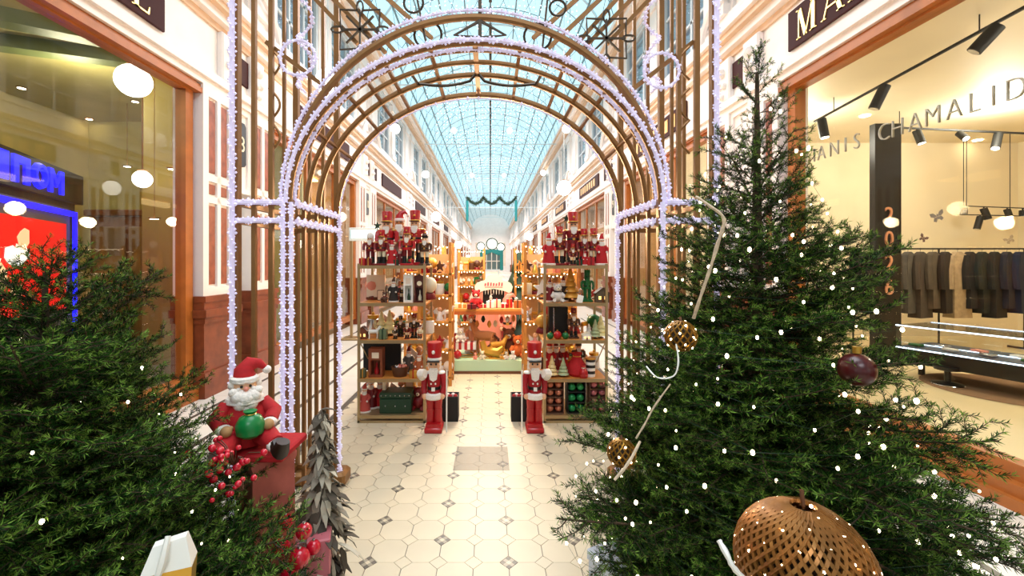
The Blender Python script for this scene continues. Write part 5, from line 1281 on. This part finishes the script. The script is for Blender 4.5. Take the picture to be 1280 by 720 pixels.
x0, y0, _ = P(1094, 360, 6.4); x1, _, _ = P(1127, 360, 6.4)
t = thing('column', 'square black column with copper 2026 figures in the right shop', 'column', ((x0+x1)/2, y0+.2, .13)); MB().cbox((0, -.15, (3.66-.13)/2), (x1-x0, .10, 3.66-.13), .004).build('shaft', M_black, t)
for i, ch in enumerate('2026'):
    z = P(0, 268+30*i, 6.4)[2]-.13; o = link('numeral', text_mesh(ch, .33, .01, mat('copper_letters', 'eba67e', .5)), t, (0, -.212, z-.12)); o.rotation_euler = (PI/2, 0, 0); o.scale = (.85, 1, 1)
# lettering on the glass
t = thing('window_lettering', 'thin metal letters IANIS CHAMALID along the right shop window', 'sign', (3.42, 3.7, 2.66))
M_lt = mat('brushed_letters', 'a9a596', .45, .35)
for ch, px in zip('IANISCHAMALID', (1018, 1027, 1043, 1057, 1071, 1105, 1122, 1144, 1166, 1193, 1218, 1242, 1270)):
    Z = 3.42*F/(px-VX); o = link('letter', text_mesh(ch, .215, .008, M_lt, -.005), t, (0, Z-3.7, 0)); o.rotation_euler = (PI/2, 0, -PI/2); o.scale = (.82, 1, 1)
def butterfly(label, px, py, sz, m, rot):
    Z = 3.42*F/(px-VX); t = thing('butterfly_decal', label, 'butterfly', (3.42, Z, 1.6+(VY-py)*Z/F)); b = MB()
    for s in (-1, 1):
        b.prism([(0, .1), (s*.5, .75), (s*1.0, .85), (s*.95, .3), (s*.5, .0)], -.02, .02, 'xz'); b.prism([(0, .05), (s*.55, -.05), (s*.75, -.5), (s*.4, -.75), (s*.05, -.25)], -.02, .02, 'xz')
    b.tube([(0, -.03, -.4), (0, -.03, .45)], .06, 6); o = b.build('wings', m, t, smooth=False); o.scale = (sz,)*3; o.rotation_euler = (0, rot, PI/2)
butterfly('black butterfly decal right of the dark column on the shop window', 1172, 271, .05, M_black, .3); butterfly('brown butterfly decal below the black one on the shop window', 1154, 298, .035, M_choc, -.6); butterfly('pale brown butterfly decal at the right edge of the shop window', 1262, 300, .03, mat('tan_decal', '9c8358', .6), .5)
# garments on a rail
YGm = 7.3
xa = P(1062, 312, YGm)[0]; xb = P(1285, 312, YGm)[0]; zr = P(0, 311, YGm)[2]
t = thing('clothes_rail', 'long black clothes rail at the back of the right shop', 'clothes rail', ((xa+xb)/2, YGm, .13)); w = xb-xa
MB().cyl((-w/2, 0, zr-.13), (w/2, 0, zr-.13), .014, 8).build('rail', M_blackm, t)
for f in (-.48, .0, .48): MB().cyl((f*w, 0, 0), (f*w, 0, zr-.13), .014, 8).build('upright', M_blackm, t); MB().box((f*w, 0, .015), (.05, .45, .03)).build('foot', M_blackm, t)
GC = [('charcoal', '2c2c30'), ('black', '141416'), ('slate grey', '4a4c50'), ('pale grey', '8f8c86'), ('mouse grey', '6b665f'), ('grey brown', '5c5148'), ('taupe', '6f6152'), ('dark brown', '33261f'), ('beige fur', 'b59c7c'), ('black', '18161a'), ('dark green', '16201a'), ('jet black', '0e0e12'), ('navy', '121a38'), ('midnight blue', '10204a')]
for i, (cnm, h) in enumerate(GC):
    x = xa+.15+(w-.3)*i/13; t = thing('garment', '%s long coat, %s from left on the clothes rail of the right shop' % (cnm, ORD[i]), 'coat', (x, YGm, zr), .35 if i != 8 else .1, 'coats on the clothes rail')
    m_ = mat('cloth_'+cnm.replace(' ', '_')+str(i), tuple(v*(.55 if i != 8 else .9) for v in hexc(h)), .85, var=.25, scale=14)
    MB().loft([[(-.04, -.03, -.05), (.04, -.03, -.05), (.04, .03, -.05), (-.04, .03, -.05)], [(-.13, -.06, -.12), (.13, -.06, -.12), (.13, .06, -.12), (-.13, .06, -.12)], [(-.14, -.07, -.5), (.14, -.07, -.5), (.14, .07, -.5), (-.14, .07, -.5)], [(-.17, -.09, -1.0-.08*(i % 3)), (.17, -.09, -1.0-.08*(i % 3)), (.17, .09, -1.0-.08*(i % 3)), (-.17, .09, -1.0-.08*(i % 3))]]).build('body', m_, t, ang=60)
    for s in (-1, 1): MB().tube([(s*.12, 0, -.12), (s*.18, -.02, -.35), (s*.19, -.04, -.68)], [.05, .055, .05], 8).build('sleeve', m_, t)
    MB().tube([(0, 0, .015), (.02, 0, .0), (0, 0, -.03), (0, 0, -.06)], .005, 5).build('hanger_hook', M_chrome, t)
# glass display case with lit edges
A = P(1120, 408, 5.6); B = P(1300, 428, 4.45)
ax, ay = A[0], A[1]; bx_, by_ = B[0], B[1]; ang = math.atan2(by_-ay, bx_-ax); ln = math.hypot(bx_-ax, by_-ay)
t = thing('display_case', 'glass topped display case with blue white lit edges in the right shop', 'display case', ((ax+bx_)/2, (ay+by_)/2, .13), ang); zt = .66; zl = .38; D = .75
MB().bx(-ln/2, ln/2, 0, D, zl-.18, zl).build('case_base', M_black, t, smooth=False); MB().bx(-ln/2+.005, ln/2-.005, .005, D-.005, zl, zl+.012).build('velvet_tray', mat('slate_velvet', '3c4a58', .5), t)
g = MB(); g.bx(-ln/2, ln/2, 0, .006, zl, zt).bx(-ln/2, ln/2, D-.006, D, zl, zt).bx(-ln/2, -ln/2+.006, .006, D-.006, zl, zt).bx(ln/2-.006, ln/2, .006, D-.006, zl, zt).bx(-ln/2, ln/2, 0, D, zt, zt+.006); g.build('glass_case', GL_clear, t, smooth=False)
G_ed = glow('blue_white_led', 'd5e6ff', 3.0)
for (yy, zz, r) in ((-.004, zt, .007), (D, zt, .005), (-.004, zl, .007), (.35, zl+.02, .004)): MB().box((0, yy, zz), (ln, r*2, r*2)).build('lit_edge', G_ed, t)
for s in (-1, 1): MB().box((s*(ln/2-.08), D/2, (zl-.18)/2), (.05, .05, zl-.18)).build('leg', M_blackm, t); 
for i in range(7): tag(MB().cbox((0, 0, .02), (.09, .13, .03), .006).build('jewel_tray', (M_green, M_silver, M_letter_w, M_pink, M_silver, M_letter_w, M_green)[i], None, tuple(Matrix.Rotation(ang, 3, 'Z') @ Vector((-ln/2+.12+(ln-.24)*i/6, .18+.22*(i % 2), zl+.012))+Vector(((ax+bx_)/2, (ay+by_)/2, .13)))), 'little accessory tray in the lit glass case, %s from left' % ORD[i], 'tray', 'trays in the glass case')
cx_, cy_, _ = P(1265, 500, 4.9)
tag(MB().lathe([(.75, 0), (.78, .004), (.75, .012), (.003, .012)], 28).build('rug', mat('brown_rug', '8d6b4c', .95, var=.2, scale=60), None, (6.0, 4.95, .13)), 'round brown rug under the glass case in the right shop', 'rug')
t = thing('stool', 'small black pedestal stool beside the rug in the right shop', 'stool', (5.45, 5.15, .142)); MB().lathe([(.14, 0), (.14, .02), (.03, .04), (.03, .16), (.12, .18), (.13, .22), (.004, .225)], 14).build('seat', M_black, t); MB().lathe([(.145, 0), (.15, .006), (.145, .012)], 14).build('foot_ring', M_chrome, t)
for i, (px, py, Y) in enumerate(((1081, 178, 7.0), (1255, 148, 6.0), (1222, 303, 8.4))):
    tag(MB().lathe([(.07, 0), (.07, -.01), (.003, -.012)], 14).build('recessed_spot', G_spot, None, (P(px, py, Y)[0], Y, RC-.001)), 'round recessed ceiling spot in the right shop, %s from left' % ORD[i], 'ceiling spot', 'recessed spots of the right shop')
# ---------------------------------------------------------------- left shop
M_ol = mat('olive_plaster', 'bfb278', .6, var=.12, scale=2); M_old = mat('olive_beam', '5d6438', .5); M_olp = mat('ochre_panel', '9a8440', .6)
m = MB(); m.bx(-8.1, -8.0, -2.5, 8.6, .1, 4.4); m.bx(-8, -3.75, 8.6, 8.7, .1, 4.4); m.bx(-8, -3.75, -2.6, -2.5, .1, 4.4); m.cur = 1; m.bx(-5.0, -3.95, 6.2, 6.3, .1, 4.4); m.bx(-6.9, -6.3, 8.5, 8.6, .1, 3.3)
struct(m.build('wall_left_shop', [M_ol, M_olp], smooth=False))
struct(MB().bx(-8.1, -3.75, -2.6, 8.7, 4.4, 4.5).build('ceiling_left_shop', M_ol, smooth=False))
struct(MB().bx(-8.1, -3.55, -2.6, 8.7, 0, .13).build('floor_left_shop', mat('shop_dark_floor', '6a5a3c', .35), smooth=False))
for i, (xa, ya, xb, yb) in enumerate(((-8.0, 3.2, -4.1, 5.6), (-8.0, 4.6, -4.1, 6.1), (-8, 1.6, -3.9, 4.4))):
    d = Vector((xb-xa, yb-ya, 0)); o = MB().box((0, 0, 0), (d.length, .22, .16)).build('ceiling_beam', M_old, None, ((xa+xb)/2, (ya+yb)/2, 4.32)); o.rotation_euler = (0, 0, math.atan2(d.y, d.x)); o.name = 'trim_%d' % (10+i); struct(o)
for px, py, Y, r, lb in ((167, 101, 5.25, (.19), 'large opal globe high behind the left shop window, standing in for a reflection'), (178, 224, 5.9, .115, 'smaller opal globe lower in the left shop, standing in for a reflection')):  # globes built as lamps in place of reflections in the window glass
    x, y, z = P(px, py, Y); t = thing('globe_lamp', lb, 'lamp', (x, y, z)); MB().ball((0, 0, 0), r, 20, 14).build('globe', G_globe, t); MB().cyl((0, 0, r*.97), (0, 0, 4.4-z), .012, 6).build('rod', M_brass, t); MB().lathe([(.06, r*.95), (.07, r*1.03), (.02, r*1.15)], 12).build('cap', M_brass, t)
for i, (px, py, Y) in enumerate(((27, 109, 5.6), (32, 151, 6.6), (108, 154, 6.6), (169, 126, 6.0), (159, 207, 7.6), (216, 210, 5.4), (193, 272, 5.6))):
    x, y, z = P(px, py, Y); z = 4.4
    Y = (z-1.6)*F/(VY-py) if py < 160 else Y; x = (px-VX)*Y/F
    if py >= 160: z = P(px, py, Y)[2]
    t = thing('downlight', 'tiny warm downlight in the left shop, %s from the top' % ORD[i], 'ceiling spot', (max(x, -7.8), min(Y, 8.4), z), group='downlights of the left shop'); MB().lathe([(.05, 0), (.05, -.02), (.003, -.025)], 12).build('lens', G_spot, t); MB().lathe([(.055, .0), (.07, -.004), (.055, -.02)], 14).build('ring', M_brass, t)
    if py >= 160: MB().cyl((0, 0, 0), (0, 0, 4.4-z), .004, 4).build('wire', M_brass, t)
# angled kiosk with blue neon
A = Vector((-4.62, 3.78, 0)); B = Vector((-5.45, 5.62, 0)); d = B-A; ang = math.atan2(d.y, d.x)
t = thing('neon_kiosk', 'dark kiosk with blue neon frame and lettering around a red poster in left shop', 'kiosk', tuple((A+B)/2+Vector((0, 0, .13))), ang); L_ = d.length
G_blue = glow('blue_neon', '1414ff', 3.0); G_blue2 = glow('blue_sign', '0a1cff', 1.6)
M_kd = mat('dark_kiosk', '2c2e28', .5)
MB().bx(-L_/2-.5, L_/2+.15, .02, .5, 0, 2.62).build('body', M_kd, t, smooth=False); MB().bx(-L_/2-.5, L_/2+.2, -.05, .55, 2.24, 2.62).build('fascia', mat('dark_kiosk2', '1c1e22', .4), t, smooth=False)
MB().bx(-L_/2-.4, L_/2-.1, -.02, .02, .3, 2.15).build('grey_panel', mat('grey_panel', '77786c', .5), t, smooth=False)
for (x0, x1, z0, z1) in ((-L_/2-.5, L_/2-.02, 2.06, 2.12), (L_/2-.06, L_/2, .5, 2.12)): MB().bx(x0, x1, -.06, -.03, z0, z1).build('neon_tube', G_blue, t, smooth=False)
for i, (x0, x1) in enumerate(((-1.3, -.50), (-.42, -.12), (-.08, .24), (.28, .62))):
    if i == 0: MB().bx(x0, x1, -.075, -.05, 2.29, 2.57).build('letter', G_blue2, t, smooth=False)
    elif i == 1: MB().bx(x0, x0+.09, -.075, -.05, 2.29, 2.57).bx(x0+.09, x1, -.075, -.05, 2.49, 2.57).bx(x1-.09, x1, -.075, -.05, 2.29, 2.49).build('letter', G_blue2, t, smooth=False)
    elif i == 2: MB().tube([((x0+x1)/2+.12*math.cos(2*PI*k/12), -.06, 2.43+.11*math.sin(2*PI*k/12)) for k in range(12)], .04, 6, closed=True).build('letter', G_blue2, t)
    else: MB().bx(x0, x0+.08, -.075, -.05, 2.29, 2.57).bx(x1-.08, x1, -.075, -.05, 2.29, 2.57).prism([(x0+.08, 2.57), (x0+.08, 2.47), ((x0+x1)/2, 2.36), (x1-.08, 2.47), (x1-.08, 2.57), ((x0+x1)/2, 2.46)], -.075, -.05).build('letter', G_blue2, t, smooth=False)
o = MB().bx(-L_/2-.4, L_/2-.25, -.04, -.02, .9, 1.95).build('poster', glow('red_poster', 'f01818', .9), t, smooth=False)
rg = random.Random(12)
for i in range(9): MB().prism([(.16*math.cos(k*PI/4)*rg.uniform(.5, 1.2), .12*math.sin(k*PI/4)*rg.uniform(.5, 1.2)) for k in range(8)], -.046, -.041, off=(-L_/2+.1+1.0*rg.random(), 0, 1.05+.75*rg.random())).build('poster_figure', glow('poster_cream%d' % i, ('fff0dc', 'ffd0a0', 'ffffff')[i % 3], .9), t, smooth=False)
# cabinet in the left shop
t = thing('cabinet', 'tall brown panelled cabinet at the back of the left shop', 'cabinet', (-6.1, 7.9, .13)); MB().cbox((0, 0, 1.15), (2.0, .5, 2.3), .02).build('body', M_woodd, t)
for i in range(3): dd = MB().cbox((-.64+.64*i, -.26, 1.1), (.58, .03, 2.0), .01).build('door', mat('cabinet_door', '7d5c34', .5), t); MB().ball((.0+(-.64+.64*i)+.22, -.285, 1.1), .02, 8, 6).build('handle', M_brass, dd)
MB().cbox((0, -.03, 2.34), (2.1, .6, .12), .02).build('cornice', M_woodd, t)
